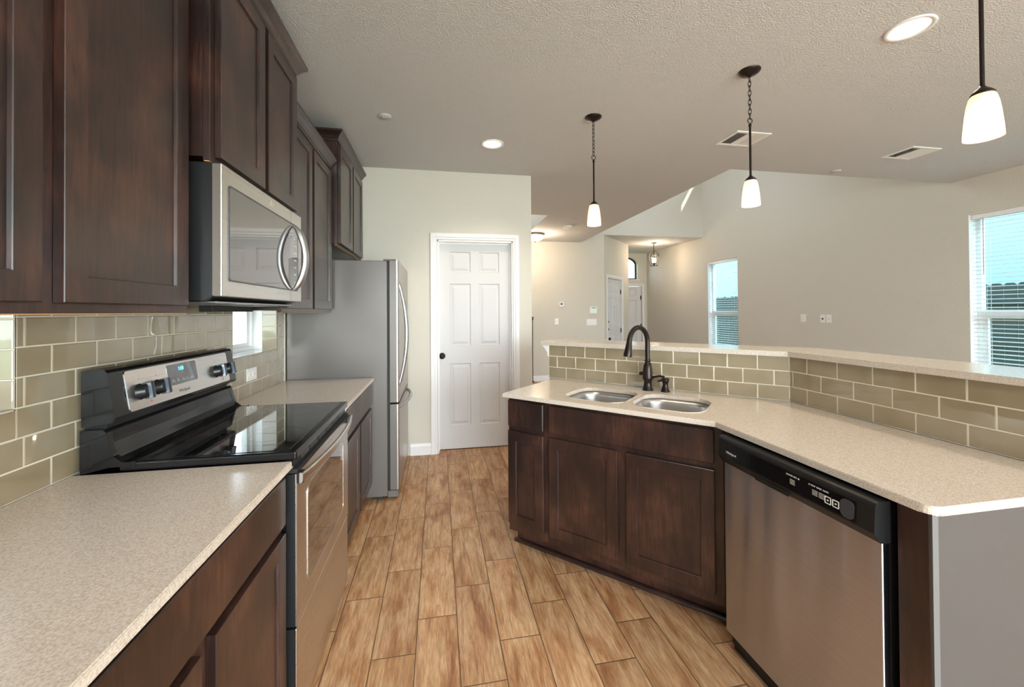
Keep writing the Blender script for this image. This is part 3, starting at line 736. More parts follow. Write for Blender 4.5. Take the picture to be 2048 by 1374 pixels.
# sink
so = empty('kitchen_sink', 'undermount double-bowl stainless steel sink in the peninsula counter', 'sink', Matrix.Translation((*st(0, 0), 0)) @ Matrix.Rotation(-PI/4, 4, 'Z'))
for s0, s1 in ((.320, .688), (.706, 1.067)):
    b = MB(); rings = []
    for k, (ins, z, r) in enumerate(((-.004, CT-.0215, .10), (.002, CT-.0215, .10), (.006, CT-.05, .10), (.010, CT-.17, .095), (.022, CT-.20, .085), (.05, CT-.212, .06), (.12, CT-.214, .03))):
        rings.append([b.bm.verts.new((x, y, z)) for x, y in rrect(s0+ins, s1-ins, .088+ins, .462-ins, max(r-ins*.2, .02), 8)])
    mi = b.mi('sink')
    for A, B in zip(rings, rings[1:]):
        for i in range(len(A)):
            f = b.bm.faces.new((A[i], A[(i+1) % len(A)], B[(i+1) % len(A)], B[i])); f.material_index = mi; f.smooth = True
    f = b.bm.faces.new(rings[-1]); f.material_index = mi; f.smooth = True
    bw = b.build('bowl', parent=so)
    bw.modifiers.new('Solid', 'SOLIDIFY').thickness = .0015
    d = MB(); d.lathe([(0, CT-.212), (.03, CT-.211), (.042, CT-.2125), (.045, CT-.215)], 'satin', 20, ((s0+s1)/2, .275, 0)); d.build('drain', parent=so)

# faucet
FB = (2.316, 2.262)
fo = empty('kitchen_faucet', 'dark bronze gooseneck pull-down faucet standing behind the sink', 'faucet', T(*FB, CT+.0004, math.atan2(-.45, -.893)))
b = MB(); b.lathe([(.0, 0), (.033, 0), (.033, .004), (.029, .010), (.023, .04), (.0235, .058), (.030, .066), (.031, .074), (.0285, .09), (.028, .12), (.023, .15), (.018, .163), (.0155, .166), (.0155, .172), (.019, .174), (.019, .181), (.0145, .184)], 'bronze', 24)
b.build('base_body', parent=fo)
b = MB()
neck = [(0, 0, .18), (0, 0, .24), (0, 0, .29)]
Rn = .088
for i in range(1, 15):
    a = PI-PI*.93*i/14; neck.append((Rn+Rn*math.cos(a), 0, .29+Rn*math.sin(a)*1.02))
b.tube(neck, .0145, 'bronze', 16); b.build('spout_neck', parent=fo)
e = Vector(neck[-1]); dr = Vector((.20, 0, -1)).normalized()
b = MB(); b.tube([e+dr*x for x in (-.005, .02, .045, .085, .098)], [.0150, .0160, .0195, .0245, .0230], 'bronze', 18); b.build('spray_head', parent=fo)
b = MB(); b.tube([Vector((0, -.018, .1)), Vector((0, -.045, .095)), Vector((0, -.055, .094))], [.012, .012, .010], 'bronze', 12); b.build('handle_hub', parent=fo)
b = MB(); b.tube([(0, .024, .075), (-.0, .045, .085), (-.01, .075, .092), (-.02, .10, .088)], [.009, .007, .006, .007], 'bronze', 10); b.build('lever_handle', parent=fo)
dp = empty('soap_dispenser', 'short dark bronze soap dispenser right of the faucet', 'soap dispenser', T(2.392, 2.196, CT+.0004, 0))
b = MB(); b.lathe([(0, 0), (.027, 0), (.027, .004), (.022, .012), (.015, .04), (.016, .05), (.021, .062), (.022, .07), (.021, .078), (.0, .079)], 'bronze', 20); b.build('base_body', parent=dp)
b = MB(); b.tube([(0, 0, .068), (-.03, -.008, .070), (-.055, -.014, .066)], [.008, .007, .006], 'bronze', 10); b.build('nozzle', parent=dp)

# half wall, its tile and the raised bar
HT0, HT1 = .6432, .77; ZB = CT+3*PT+.0005
b = MB(); a0, a1 = joint(HT0), joint(HT1)
b.prism([st(-.045, HT0), a0, (XB+HT0, YEND), (XB+HT1, YEND), a1, st(-.045, HT1)], 'z', 0, ZB, 'wall'); b.build('wall_half', kind='structure')
sj = ((jb[0]-1.443)-(jb[1]-2.357))/S2
rows = []
for k in range(3):
    z0 = CT+k*PT+(0.002 if k == 0 else 0)
    off = .0935 if k != 1 else .0245
    js = [-.045]+[off+.1443*n for n in range(0, 12) if off+.1443*n < sj-.01]+[sj+.02]
    rows.append((z0, CT+(k+1)*PT, js))
tm = Matrix.Translation((*st(0, TBS), 0)) @ Matrix.Rotation(-PI/4, 4, 'Z')
tiles('tile_backsplash', rows, tm, 0, 'three-row olive glass tile backsplash behind the sink', 'backsplash', clip=(-.045, sj-.001), backing=[([(-.045, CT+.002), (sj-.0005, CT+.002), (sj-.0005, ZB), (-.045, ZB)], [])])
rows = []
for k in range(3):
    z0 = CT+k*PT+(0.002 if k == 0 else 0)
    y1 = 1.722 if k != 1 else 1.803
    js = [0]+[jb[1]-(y1-.1553*n) for n in range(0, 8)]+[jb[1]-YEND]
    js = [j for j in js if j <= jb[1]-YEND]
    rows.append((z0, CT+(k+1)*PT, js))
tm = Matrix.Translation((XB+TBS, jb[1], 0)) @ Matrix.Rotation(-PI/2, 4, 'Z')
tiles('tile_backsplash', rows, tm, 0, 'three-row olive glass tile backsplash along the dishwasher counter', 'backsplash', clip=(.001, jb[1]-YEND), backing=[([(.0005, CT+.002), (jb[1]-YEND, CT+.002), (jb[1]-YEND, ZB), (.0005, ZB)], [])])
b0, b1 = joint(.613), joint(.945)
counter('bar_counter', [st(-.103, .613), b0, (XB+.613, YEND-.02), (XB+.945, YEND-.02), b1, st(-.103, .945)], [], ZB, ZB+.024, 'raised beige quartz bar top above the tiled half wall', 'bar counter')
b = MB(); b.prism([(0, 0), (.045, 0), (.045, -.012), (.030, -.022), (.020, -.04), (.008, -.052), (.008, -.075), (0, -.08)], 'y', 0, .035, 'trim')
b.build('bar_corbel', mw=Matrix.Translation((*st(-.046, .66), ZB-.001)) @ Matrix.Rotation(-PI/4, 4, 'Z') @ Matrix.Rotation(PI, 4, 'Z'), label='small white moulded bracket under the left tip of the bar top', cat='bracket')

# end panel and stile right of the dishwasher
ep = empty('end_cabinet', 'dark stile and grey side panel closing the counter right of the dishwasher', 'end panel', T(XB+.012, .868, 0, -PI/2))
b = MB(); b.box((0, 0, 0), (.070, .02, .893), 'wood', .001, 1); b.build('stile', parent=ep)
b = MB(); b.box((.0705, -.0, 0), (.076, .62, .893), 'endpanel'); b.box((.076, .0, 0), (.0772, .018, .893), 'endstrip'); b.build('side_panel', parent=ep, label='grey laminate side panel with scuffs')

# ------------------------------------------------------------------ dishwasher
dw = empty('dishwasher', 'stainless steel dishwasher with black control strip under the right counter', 'dishwasher', T(2.228, 1.489, 0, -PI/2))
DWW = .602
b = MB(); b.box((.004, .028, .03), (DWW-.004, .56, .87), 'mattblk'); b.build('tub', parent=dw)
b = MB(); b.box((0, .0, .085), (DWW, .027, .775), 'steel_v', .004, 2); b.build('door_panel', parent=dw)
b = MB()
P = [(-.018, .879), (-.022, .872), (-.026, .80), (-.004, .772), (.027, .772), (.027, .882), (-.010, .882)]
b.prism(P, 'x', -.002, DWW+.002, 'blackp'); cp = b.build('control_panel', parent=dw)
b = MB(); b.prism([(-.0235, .806), (-.0275, .806), (-.0245, .862), (-.0205, .862)], 'x', .045, DWW-.045, 'black'); b.build('display_strip', parent=cp)
b = MB(); b.prism(rrect(.185, .335, .7755, .792, .008), 'y', -.0205, -.012, 'mattblk')
b.build('pocket_handle', parent=cp)
b = MB(); tx = rrect(DWW-.088, DWW-.050, .807, .858, .014); b.prism(tx, 'y', -.0285, -.024, 'dkgrey'); b.build('start_button', parent=cp)
tl = math.radians(3)
text('logo', 'Whirlpool', .013, front_text(.075, -.0275, .828, -tl), cp, 'whiteink')
text('marking', 'HEATED DRY ▲', .007, front_text(.355, -.0268, .853, -tl), cp, 'whiteink')
text('marking', 'HI TEMP  RINSE  AUTO', .0065, front_text(.445, -.0268, .853, -tl), cp, 'whiteink')
b = MB()
for x in (.345, .425, .447):
    for i in range(4): b.box((x, -.0275, .826+i*.0045), (x+.018, -.0268, .8285+i*.0045), 'faint')
for x in (.466, .490):
    b.slab(rrect(x, x+.021, .820, .842, .003), [rrect(x+.003, x+.018, .823, .839, .002)], -.0283, -.0275, 'whiteink', axis='y')
    b.box((x+.008, -.0283, .829), (x+.013, -.0275, .833), 'whiteink')
b.build('button_marks', parent=cp)
b = MB()
for i in range(16): b.box((.03+i*.008, -.0225, .8675), (.035+i*.008, -.0215, .8705), 'slot')
b.build('vent_slots', parent=cp)
b = MB(); b.box((.0, .04, .0), (DWW, .055, .084), 'mattblk'); b.build('toe_panel', parent=dw)

# ------------------------------------------------------------------ range
ra = empty('electric_range', 'freestanding stainless and black electric range between the left counters', 'range', T(.618, 1.4265, 0, PI/2))
RW = .757
b = MB(); b.box((.0, .032, .03), (RW, .600, .912), 'black'); 
b.box((.03, .06, 0), (.07, .1, .03), 'mattblk'); b.box((RW-.07, .06, 0), (RW-.03, .1, .03), 'mattblk'); b.box((.03, .5, 0), (.07, .55, .03), 'mattblk'); b.box((RW-.07, .5, 0), (RW-.03, .55, .03), 'mattblk')
b.build('body', parent=ra)
b = MB(); b.box((.0, .0, .9145), (RW, .50, .9425), 'black', .006, 3)
ck = b.build('cooktop', parent=ra)
b = MB(); b.prism(rrect(.022, RW-.022, .03, .485, .012), 'z', .9426, .9440, 'ceramic'); b.build('glass_surface', parent=ck)
for cx, cy, r in ((.2, .15, .115), (.57, .15, .08), (.2, .37, .08), (.57, .37, .1)):
    b = MB()
    for rr in (r, r*.62): b.lathe([(rr, .9441), (rr+.0006, .9442)], 'dkgrey', 40, (cx, cy, 0))
    b.build('burner_ring', parent=ck)
# backguard
b = MB()
rp = [(.600, .9125), (.470, .9425), (.490, .9445), (.508, .955), (.520, .975), (.528, 1.00), (.532, 1.035), (.540, 1.044), (.600, 1.044)]
b.prism(rp, 'x', .0, RW, 'black')
b.build('backguard_riser', parent=ra)
for xa_, xb_ in ((-.001, .018), (RW-.018, RW+.001)):
    b = MB(); b.prism([(.455, .946), (.470, .9435), (.49, .9435), (.515, .965), (.532, 1.035), (.54, 1.041), (.60, 1.041), (.60, .93), (.455, .93)], 'x', xa_, xb_, 'black'); b.build('riser_end', parent=ra)
b = MB()
up = [(.600, 1.052), (.522, 1.062), (.514, 1.068), (.512, 1.078), (.533, 1.214), (.540, 1.223), (.556, 1.228), (.600, 1.222)]
b.prism(up, 'x', .004, RW-.004, 'black'); bg = b.build('control_backguard', parent=ra)
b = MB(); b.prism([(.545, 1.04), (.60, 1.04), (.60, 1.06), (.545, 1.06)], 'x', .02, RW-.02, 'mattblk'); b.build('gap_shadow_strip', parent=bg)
# slanted face frame: local u along x, v up the slope
fa, fb = Vector((0, .512, 1.078)), Vector((0, .533, 1.214)); up_ = (fb-fa).normalized(); nn = Vector((0, -up_.z, up_.y))
FM = Matrix.Identity(4); 
for i in range(3): FM[i][0] = (1, 0, 0)[i]; FM[i][1] = up_[i]; FM[i][2] = nn[i]
FM.translation = fa
def on_face(b, name, parent, **kw): return b.build(name, parent=parent, mw=FM, **kw)
b = MB(); b.slab(rrect(.065, RW-.065, .002, .133, .010), [], 0.0, .002, 'steel_h'); pl = on_face(b, 'control_plate', ra)
b = MB(); b.slab(rrect(.265, .445, .048, .126, .008), [], .002, .0035, 'brush_dark'); on_face(b, 'display', ra)
text('clock_digits', '1:08', .020, FM @ Matrix.Translation((.345, .106, .0040)), ra, 'digit')
text('logo', 'Whirlpool', .016, FM @ Matrix.Translation((.35, .022, .0022)), ra, 'ink')
b = MB()
for i in range(5):
    b.slab([(.285+i*.028, .060), (.303+i*.028, .060), (.303+i*.028, .064), (.285+i*.028, .064)], [], .0035, .0039, 'faint')
    b.slab([(.285+i*.028, .067), (.298+i*.028, .067), (.298+i*.028, .069), (.285+i*.028, .069)], [], .0035, .0039, 'faint')
on_face(b, 'button_marks', ra)
for cx in (.122, .207, .590, .672):
    ko = MB(); cz = .058
    ko.lathe([(0, .031), (.020, .031), (.0235, .027), (.0245, .004), (.027, .002)], 'blackp', 28, (cx, cz, 0))
    ko.box((cx-.0065, cz-.0265, .012), (cx+.0065, cz+.0265, .040), 'blackp', .002, 1)
    ko.box((cx-.0078, cz-.0255, .030), (cx-.0066, cz+.0255, .0405), 'knobfin'); ko.box((cx+.0066, cz-.0255, .030), (cx+.0078, cz+.0255, .0405), 'knobfin')
    on_face(ko, 'control_knob', ra, label='black round control knob with grip fin')
for cx in (.122, .207, .590, .672):
    b = MB(); b.slab(rrect(cx-.003, cx+.003, .098, .104, .002), [], .002, .0023, 'faint'); b.slab(rrect(cx-.002, cx+.002, .112, .116, .001), [], .002, .0023, 'faint')
    on_face(b, 'dial_marks', ra)
for cx in (.165, .632):
    b = MB(); b.lathe([(0, .0035), (.0028, .003), (.003, .002)], 'red', 10, (cx, .018, 0)); on_face(b, 'indicator_light', ra, label='tiny red indicator light')
# oven door, vent strip, handle, drawer
b = MB(); b.box((.004, .012, .886), (RW-.004, .032, .9135), 'blackp')
b.box((.002, -.002, .872), (RW-.002, .032, .8855), 'mattblk')
for i in range(6):
    x = .09+i*.105; b.box((x, .010, .892), (x+.078, .0125, .907), 'dkgrey')
b.build('vent_strip', parent=ra)
b = MB(); b.slab([(.003, .375), (RW-.003, .375), (RW-.003, .868), (.003, .868)], [], .0, .005, 'steel_h', axis='y'); b.box((.003, .005, .375), (RW-.003, .0315, .868), 'blackp')
od = b.build('oven_door', parent=ra)
b = MB(); b.slab(rrect(.115, RW-.11, .445, .785, .035, 8), [], -.0012, .0, 'ovenglass', axis='y'); b.build('oven_window', parent=od)
b = MB(); b.slab(rrect(.108, RW-.103, .438, .792, .040, 8), [rrect(.116, RW-.111, .446, .784, .034, 8)], -.0022, .0, 'steel_h', axis='y'); b.build('window_rim', parent=od)
hd = MB(); n = 24; k = hd.mi('steel_h'); rr = []
for i in range(n+1):
    u = i/n; x = -.004+(RW+.008)*u; yb = -.020-.030*math.sin(PI*u)**.8
    zc = .857; hh = .017
    ring = [hd.bm.verts.new(p) for p in ((x, yb+.010, zc+hh), (x, yb+.002, zc+hh-.001), (x, yb-.001, zc+hh-.006), (x, yb, zc-hh+.006), (x, yb+.004, zc-hh), (x, yb+.011, zc-hh))]
    rr.append(ring)
for A, B in zip(rr, rr[1:]):
    for j in range(6):
        f = hd.bm.faces.new((A[j], A[(j+1) % 6], B[(j+1) % 6], B[j])); f.material_index = k; f.smooth = False
for r_ in (rr[0], rr[-1]): hd.bm.faces.new(r_).material_index = k
ho = hd.build('door_handle', parent=od)
for xa_, xb_ in ((-.002, .030), (RW-.028, RW+.002)):
    b = MB(); b.box((xa_, -.020, .838), (xb_, .0, .874), 'blackp', .002, 1); b.build('handle_mount', parent=ho, label='black handle end block')
b = MB(); b.box((.003, .007, .045), (RW-.003, .0315, .366), 'blackp'); b.box((.003, .002, .045), (RW-.003, .007, .366), 'steel_h', .002, 2); b.build('storage_drawer', parent=ra)

# ------------------------------------------------------------------ microwave
mw_ = empty('microwave', 'over-the-range stainless microwave with bowed handle and mirrored glass', 'microwave', T(.400, 1.4265, 1.448, PI/2))
b = MB(); b.prism([(.028, .0), (.028, .424), (.395, .424), (.395, .0), (.06, -.014)][::-1], 'x', .0, RW, 'blackp'); b.build('body', parent=mw_)
b = MB(); b.box((.0, 0, .0), (RW, .0275, .424), 'steel_h', .003, 2); b.box((-.0008, .004, .003), (.0, .027, .421), 'mwside')
md = b.build('door', parent=mw_)
b = MB(); b.slab(rrect(.045, .700, .055, .362, .012), [], -.0015, .0, 'mwglass', axis='y'); b.build('door_window', parent=md)
b = MB(); b.slab(rrect(.040, .705, .050, .367, .014), [rrect(.046, .699, .056, .361, .012)], -.0022, .0, 'dkgrey', axis='y'); b.build('window_rim', parent=md)
b = MB(); b.box((.612, -.0004, .0), (.6132, -.0001, .424), 'dkgrey'); b.build('door_seam', parent=md)
b = MB(); hp = []
for i in range(17):
    u = i/16; hp.append((.632, -.006-.052*math.sin(PI*u)**.7, .052+.305*u))
b.tube(hp, [.006+.0065*min(1, math.sin(PI*i/16)*3) for i in range(17)], 'satin', 12, flat=1.3); b.build('door_handle', parent=md)
b = MB()
for r_ in range(7):
    for c in range(2): b.box((.652+c*.018, -.0022, .09+r_*.034), (.664+c*.018, -.0014, .097+r_*.034), 'whiteink')
b.build('keypad_marks', parent=md)
b = MB()
for i in range(3):
    pts = [(.392+.010*(1+.5*i*.3)*math.cos(a+i*1.9), -.0012, .396+.008*(1+.3*i)*math.sin(a+i*1.9)) for a in [PI*1.3*j/12 for j in range(13)]]
    b.tube(pts, .0010, 'gold', 5)
b.build('logo', parent=md, label='faint gold swirl emblem')
b = MB(); b.box((.04, .035, -.021), (RW-.04, .33, -.014), 'satin', .002, 1)
for i in range(2): b.box((.08+i*.34, .08, -.024), (.34+i*.34, .24, -.021), 'dkgrey')
b.build('grease_filters', parent=mw_, label='metal underside with grease filters')
b = MB(); b.box((.45-1.4265+1.35, .21, -.047), (RW-.02, .26, -.022), 'mattblk', .003, 1); b.build('underside_lamp_cover', parent=mw_)

# ------------------------------------------------------------------ refrigerator
FW = .905
fr = empty('refrigerator', 'tall bottom-freezer refrigerator with steel doors and grey side beside the pantry wall', 'refrigerator', T(.783, 3.131, 0, PI/2))
b = MB(); b.box((0, .085, .03), (FW, .775, 1.778), 'fridge_side', .004, 2); b.box((.03, .12, 0), (.09, .18, .03), 'mattblk'); b.box((FW-.09, .12, 0), (FW-.03, .18, .03), 'mattblk'); b.box((.03, .65, 0), (.09, .7, .03), 'mattblk'); b.box((FW-.09, .65, 0), (FW-.03, .7, .03), 'mattblk')
b.build('body', parent=fr)
def fdoor(z0, z1, name):
    b = MB()
    P = [(0, .065), (0, .016), (.003, .007), (.010, .001), (.018, 0), (FW-.018, 0), (FW-.010, .001), (FW-.003, .007), (FW, .016), (FW, .065)]
    b.prism(P, 'z', z0, z1, 'fridge_door'); b.bm.normal_update(); k_ = b.mi('fridge_side')
    for f in b.bm.faces:
        if abs(f.normal.x) > .95: f.material_index = k_
    return b.build(name, parent=fr)
fd = fdoor(.722, 1.785, 'refrigerator_door'); fz = fdoor(.075, .708, 'freezer_drawer')
b = MB(); b.box((.012, .066, .075), (FW-.012, .0849, 1.775), 'mattblk'); b.build('door_gasket', parent=fr)
b = MB(); b.box((.0, .02, 1.7785), (.07, .11, 1.79), 'fridge_side', .003, 1); b.build('hinge_cover', parent=fr)
b = MB(); hp = []
for i in range(21):
    u = i/20; hp.append((.065, .008-.062*math.sin(PI*u)**.85, .83+.80*u))
b.tube(hp, [.009+.005*math.sin(PI*i/20) for i in range(21)], 'satin', 12, flat=1.2); b.build('door_handle', parent=fd)
b = MB(); hp = []
for i in range(21):
    u = i/20; hp.append((.06+.78*u, .008-.060*math.sin(PI*u)**.8, .668+.01*math.sin(PI*u)))
b.tube(hp, [.009+.005*math.sin(PI*i/20) for i in range(21)], 'satin', 12, flat=1.2); b.build('drawer_handle', parent=fz)
b = MB(); b.box((.0, .005, .02), (FW, .084, .07), 'fridge_side', .004, 1); b.build('foot_grille', parent=fr)

# ------------------------------------------------------------------ pendant lamps
def pendant(x, y, zs, label, seed, zc=ZC):
    o = empty('pendant_lamp', label, 'pendant lamp', T(x, y, zc), group='bronze pendant lamps over the bar')
    z0 = zs-zc
    b = MB(); b.lathe([(0, -.034), (.010, -.034), (.016, -.028), (.040, -.020), (.056, -.008), (.060, -.002), (.060, 0), (0, 0)], 'bronze', 28); b.build('canopy', parent=o)
    sh = MB(); prof = [(.0275, .150), (.0335, .138), (.0385, .115), (.0425, .085), (.0458, .05), (.0480, .02), (.0490, 0), (.0465, .0), (.0455, .02), (.0433, .05), (.040, .085), (.036, .115), (.031, .137), (.0265, .147)]
    sh.lathe([(r, z0+h) for r, h in prof], 'shade', 32); sh.build('lamp_shade', parent=o)
    b = MB(); b.lathe([(0, z0+.178), (.007, z0+.178), (.010, z0+.172), (.024, z0+.160), (.031, z0+.150), (.030, z0+.146), (0, z0+.146)], 'bronze', 24); b.build('shade_cap', parent=o)
    bl = MB(); bl.lathe([(0, z0+.030), (.012, z0+.032), (.022, z0+.042), (.026, z0+.058), (.022, z0+.075), (.012, z0+.095), (.010, z0+.12), (0, z0+.146)], 'bulb', 20); bl.build('bulb', parent=o)
    zr = -.325; b = MB(); b.tube([(0, 0, z0+.175), (0, 0, zr)], .0062, 'bronze', 12); b.lathe([(.0062, zr), (.009, zr+.002), (.009, zr+.010), (.005, zr+.016), (.005, zr-.012), (.0062, zr-.012)], 'bronze', 12); b.build('stem', parent=o)
    b = MB(); N_ = 14
    b.tube([(.015*math.cos(2*PI*i/N_), 0, zr+.018+.015+.015*math.sin(2*PI*i/N_)) for i in range(N_)], .0026, 'bronze', 7, closed=True)
    z = zr+.046; i = 0; pitch = (-.034-z)/9
    while i < 9:
        a = (i % 2)*PI/2+.5; L_ = pitch*1.42
        pts = [(.008*math.cos(2*PI*j/12)*math.cos(a), .008*math.cos(2*PI*j/12)*math.sin(a), z+pitch/2+L_/2*math.sin(2*PI*j/12)) for j in range(12)]
        b.tube(pts, .0020, 'bronze', 6, closed=True); z += pitch; i += 1
    b.build('chain', parent=o)
    light('bulb_light', 'POINT', (x, y, zs+.012), .5, (1, .80, .55), shadow_soft_size=.012)
pendant(2.180, 2.753, 2.008, 'bronze pendant lamp hanging furthest from the camera, nearest the pantry door', 1)
pendant(2.872, 2.069, 2.000, 'bronze pendant lamp in the middle of the three, in front of a ceiling vent', 2)
pendant(2.900, 1.062, 1.972, 'bronze pendant lamp at the right edge, its canopy cut off above', 3)

# recessed cans
def can(x, y, r, label):
    o = empty('recessed_light', label, 'ceiling light', T(x, y, ZC), group='recessed can lights')
    b = MB(); b.lathe([(r, 0), (r, -.004), (r*.97, -.007), (r*.80, -.004), (r*.78, -.0005), (r*.78, 0)], 'trim', 40); b.build('trim_ring', parent=o)
    b = MB(); b.lathe([(r*.775, -.0015), (r*.60, -.0012)], 'canwall', 40); b.build('baffle', parent=o)
    b = MB(); b.lathe([(r*.60, -.0016), (0.0, -.0016)], 'can', 40); b.build('lens', parent=o)
    light('can_light', 'SPOT', (x, y, ZC-.02), 22, (1, .88, .70), target=(x, y, 0), spot_size=2.2, spot_blend=.8, shadow_soft_size=.06)
can(1.525, 3.335, .096, 'lit recessed ceiling light in front of the pantry wall')
can(3.39, 1.615, .098, 'large-looking lit recessed ceiling light at the top right')
can(1.40, 1.15, .096, 'recessed fill light added above the range aisle, unseen, just out of frame')  # added to brighten the left counter
can(1.40, -.75, .096, 'unseen recessed fill light added behind the camera position')  # second unseen can, added as extra fill
# hall flush light
o = empty('flush_ceiling_light', 'lit flush dome light with bronze rim in the hall past the pantry wall', 'ceiling light', T(2.80, 7.1, ZC))
b = MB(); b.lathe([(0, 0), (.165, 0), (.17, -.012), (.165, -.03), (.15, -.034), (0, -.034)], 'brownrim', 36); b.build('rim', parent=o)
b = MB(); b.lathe([(.148, -.034), (.145, -.06), (.125, -.095), (.085, -.118), (.04, -.127), (0, -.129)], 'dome', 36); b.build('glass_dome', parent=o)
b = MB(); b.lathe([(0, -.127), (.01, -.13), (.012, -.14), (.005, -.155), (0, -.156)], 'bronze', 12); b.build('finial', parent=o)
light('hall_light', 'POINT', (2.80, 7.1, ZC-.25), 13, (1, .80, .58), shadow_soft_size=.1)
# entry lantern
lx, ly = 5.99, 8.62
o = empty('entry_lantern', 'small bronze cage lantern with lit candle bulbs hanging in the entry', 'lantern', T(lx, ly, ZE))
b = MB(); b.lathe([(0, -.02), (.03, -.02), (.062, -.008), (.065, 0), (0, 0)], 'bronze', 24); b.build('canopy', parent=o)
b = MB(); b.tube([(0, 0, -.02), (0, 0, -.20)], .007, 'bronze', 8); b.build('stem', parent=o)
b = MB()
for k in range(4):
    a = PI/2*k+.5; c_, s_ = math.cos(a), math.sin(a)
    b.tube([(r*c_, r*s_, z) for r, z in ((.012, -.19), (.04, -.20), (.10, -.25), (.125, -.31), (.10, -.50), (.085, -.53))], .005, 'bronze', 6)
b.tube([(.085*math.cos(t), .085*math.sin(t), -.53) for t in [2*PI*i/20 for i in range(20)]], .005, 'bronze', 6, closed=True)
b.tube([(.118*math.cos(t), .118*math.sin(t), -.30) for t in [2*PI*i/20 for i in range(20)]], .004, 'bronze', 6, closed=True)
b.build('cage', parent=o)
b = MB(); b.lathe([(0, -.54), (.012, -.53), (.02, -.50), (.05, -.485), (.05, -.475), (.01, -.47), (.008, -.20)], 'bronze', 16)
for k in range(3):
    a = 2*PI*k/3; b.lathe([(.011, -.475), (.011, -.42), (0, -.42)], 'plate', 10, (.038*math.cos(a), .038*math.sin(a), 0))
b.build('candle_holder', parent=o)
for k in range(3):
    a = 2*PI*k/3; b = MB(); b.lathe([(0, -.35), (.006, -.365), (.015, -.39), (.012, -.41), (.008, -.42)], 'bulb', 12, (.038*math.cos(a), .038*math.sin(a), 0)); b.build('candle_bulb', parent=o)
light('lantern_light', 'POINT', (lx, ly, ZE-.36), 12, (1, .80, .58), shadow_soft_size=.04)

# ceiling fittings
def vent(x, y, wx, wy, label):
    o = empty('ceiling_vent', label, 'air vent', T(x, y, ZC), group='white ceiling air vents')
    b = MB(); b.slab([(-wx/2, -wy/2), (wx/2, -wy/2), (wx/2, wy/2), (-wx/2, wy/2)], [[(-wx/2+.025, -wy/2+.025), (wx/2-.025, -wy/2+.025), (wx/2-.025, wy/2-.025), (-wx/2+.025, wy/2-.025)]], -.007, 0, 'plate'); b.build('frame', parent=o)
    b = MB(); b.box((-.035, -wy/2+.025, -.006), (.035, wy/2-.025, -.001), 'plate'); b.build('centre_bar', parent=o)
    b = MB()
    for sgn in (-1, 1):
        for i in range(5):
            x_ = sgn*(.045+i*.0185)
            b.prism([(x_, -.0015), (x_+.010*sgn, -.0065), (x_+.0115*sgn, -.0065), (x_+.0015*sgn, -.0015)], 'y', -wy/2+.025, wy/2-.025, 'plate')
    b.build('louvres', parent=o)
    b = MB(); b.box((-wx/2+.02, -wy/2+.02, -.001), (wx/2-.02, wy/2-.02, -.0002), 'dkgrey'); b.build('duct_opening', parent=o)
vent(3.525, 2.90, .31, .255, 'white ceiling air vent behind the middle pendant lamp')
vent(5.245, 2.915, .31, .255, 'white ceiling air vent nearest the right wall')
def disc(x, y, r, label, name='sprinkler_cover', h=.010, cat='sprinkler cover'):
    b = MB(); b.lathe([(0, -h), (r*.9, -h), (r, -h*.6), (r, -.001), (0, -.001)], 'ceiling' if name == 'sprinkler_cover' else 'plate', 32)
    return b.build(name, mw=T(x, y, ZC), label=label, cat=cat)
disc(.709, 2.982, .045, 'flat round sprinkler cover on the ceiling left of the recessed light')
disc(5.025, 3.42, .045, 'flat round sprinkler cover near the ceiling edge above the tan wall')
disc(3.15, 5.82, .045, 'flat round sprinkler cover on the ceiling left of the far pendant shade')
disc(3.16, 6.34, .075, 'round white smoke detector on the hall ceiling', 'smoke_detector', .035, 'smoke detector')

# wall plates
def plate(mw, w, h, label, kind):
    o = empty({'switch': 'light_switch', 'outlet': 'power_outlet', 'data': 'data_outlet', 'coax': 'cable_outlet'}[kind], label, {'switch': 'light switch', 'outlet': 'power outlet', 'data': 'data outlet', 'coax': 'cable outlet'}[kind], mw)
    b = MB(); b.box((-w/2, -.006, -h/2), (w/2, 0, h/2), 'plate', .002, 2); b.build('cover_plate', parent=o)
    if kind == 'switch':
        n = max(1, round(w/.055)) if w > .1 else 1
        for i in range(n):
            x = (i-(n-1)/2)*.046; b = MB(); b.box((x-.0165, -.010, -.033), (x+.0165, -.006, .033), 'plate', .002, 1); b.build('rocker', parent=o)
    elif kind == 'outlet':
        hz = w > h
        for sg in (-1, 1):
            cx, cz = (sg*.0235, 0) if hz else (0, sg*.0235)
            b = MB(); b.prism(rrect(cx-.015, cx+.015, cz-.0145, cz+.0145, .006), 'y', -.009, -.006, 'plate')
            for d_ in (-.005, .005):
                if hz: b.box((cx-.003, -.0093, cz+d_-.001), (cx+.004, -.0088, cz+d_+.001), 'slot')
                else: b.box((cx+d_-.001, -.0093, cz-.001), (cx+d_+.001, -.0088, cz+.006), 'slot')
            b.lathe([(0, -.0093), (.002, -.0092)], 'slot', 8, (cx-(.009 if hz else 0), 0, cz-(0 if hz else .008)), axis='y'); b.build('socket', parent=o)
    elif kind == 'data':
        b = MB(); b.prism([(-.012, -.015), (.014, -.015), (.014, .0), (.006, .012), (-.006, .012), (-.012, 0)], 'y', -.0085, -.006, 'slot'); b.build('jack', parent=o)
    else:
        b = MB(); b.lathe([(0, -.016), (.005, -.016), (.006, -.006)], 'satin', 10, axis='y'); b.build('connector', parent=o)
    return o
RWM = lambda y, z: T(XR, y, z, -PI/2) @ Matrix.Rotation(0, 4, 'Z')
def rightwall(y, z): return T(XR, y, z, -PI/2)
plate(T(.0, 2.596, 1.040, PI/2), .122, .075, 'white outlet on the tile backsplash below the small window', 'outlet')
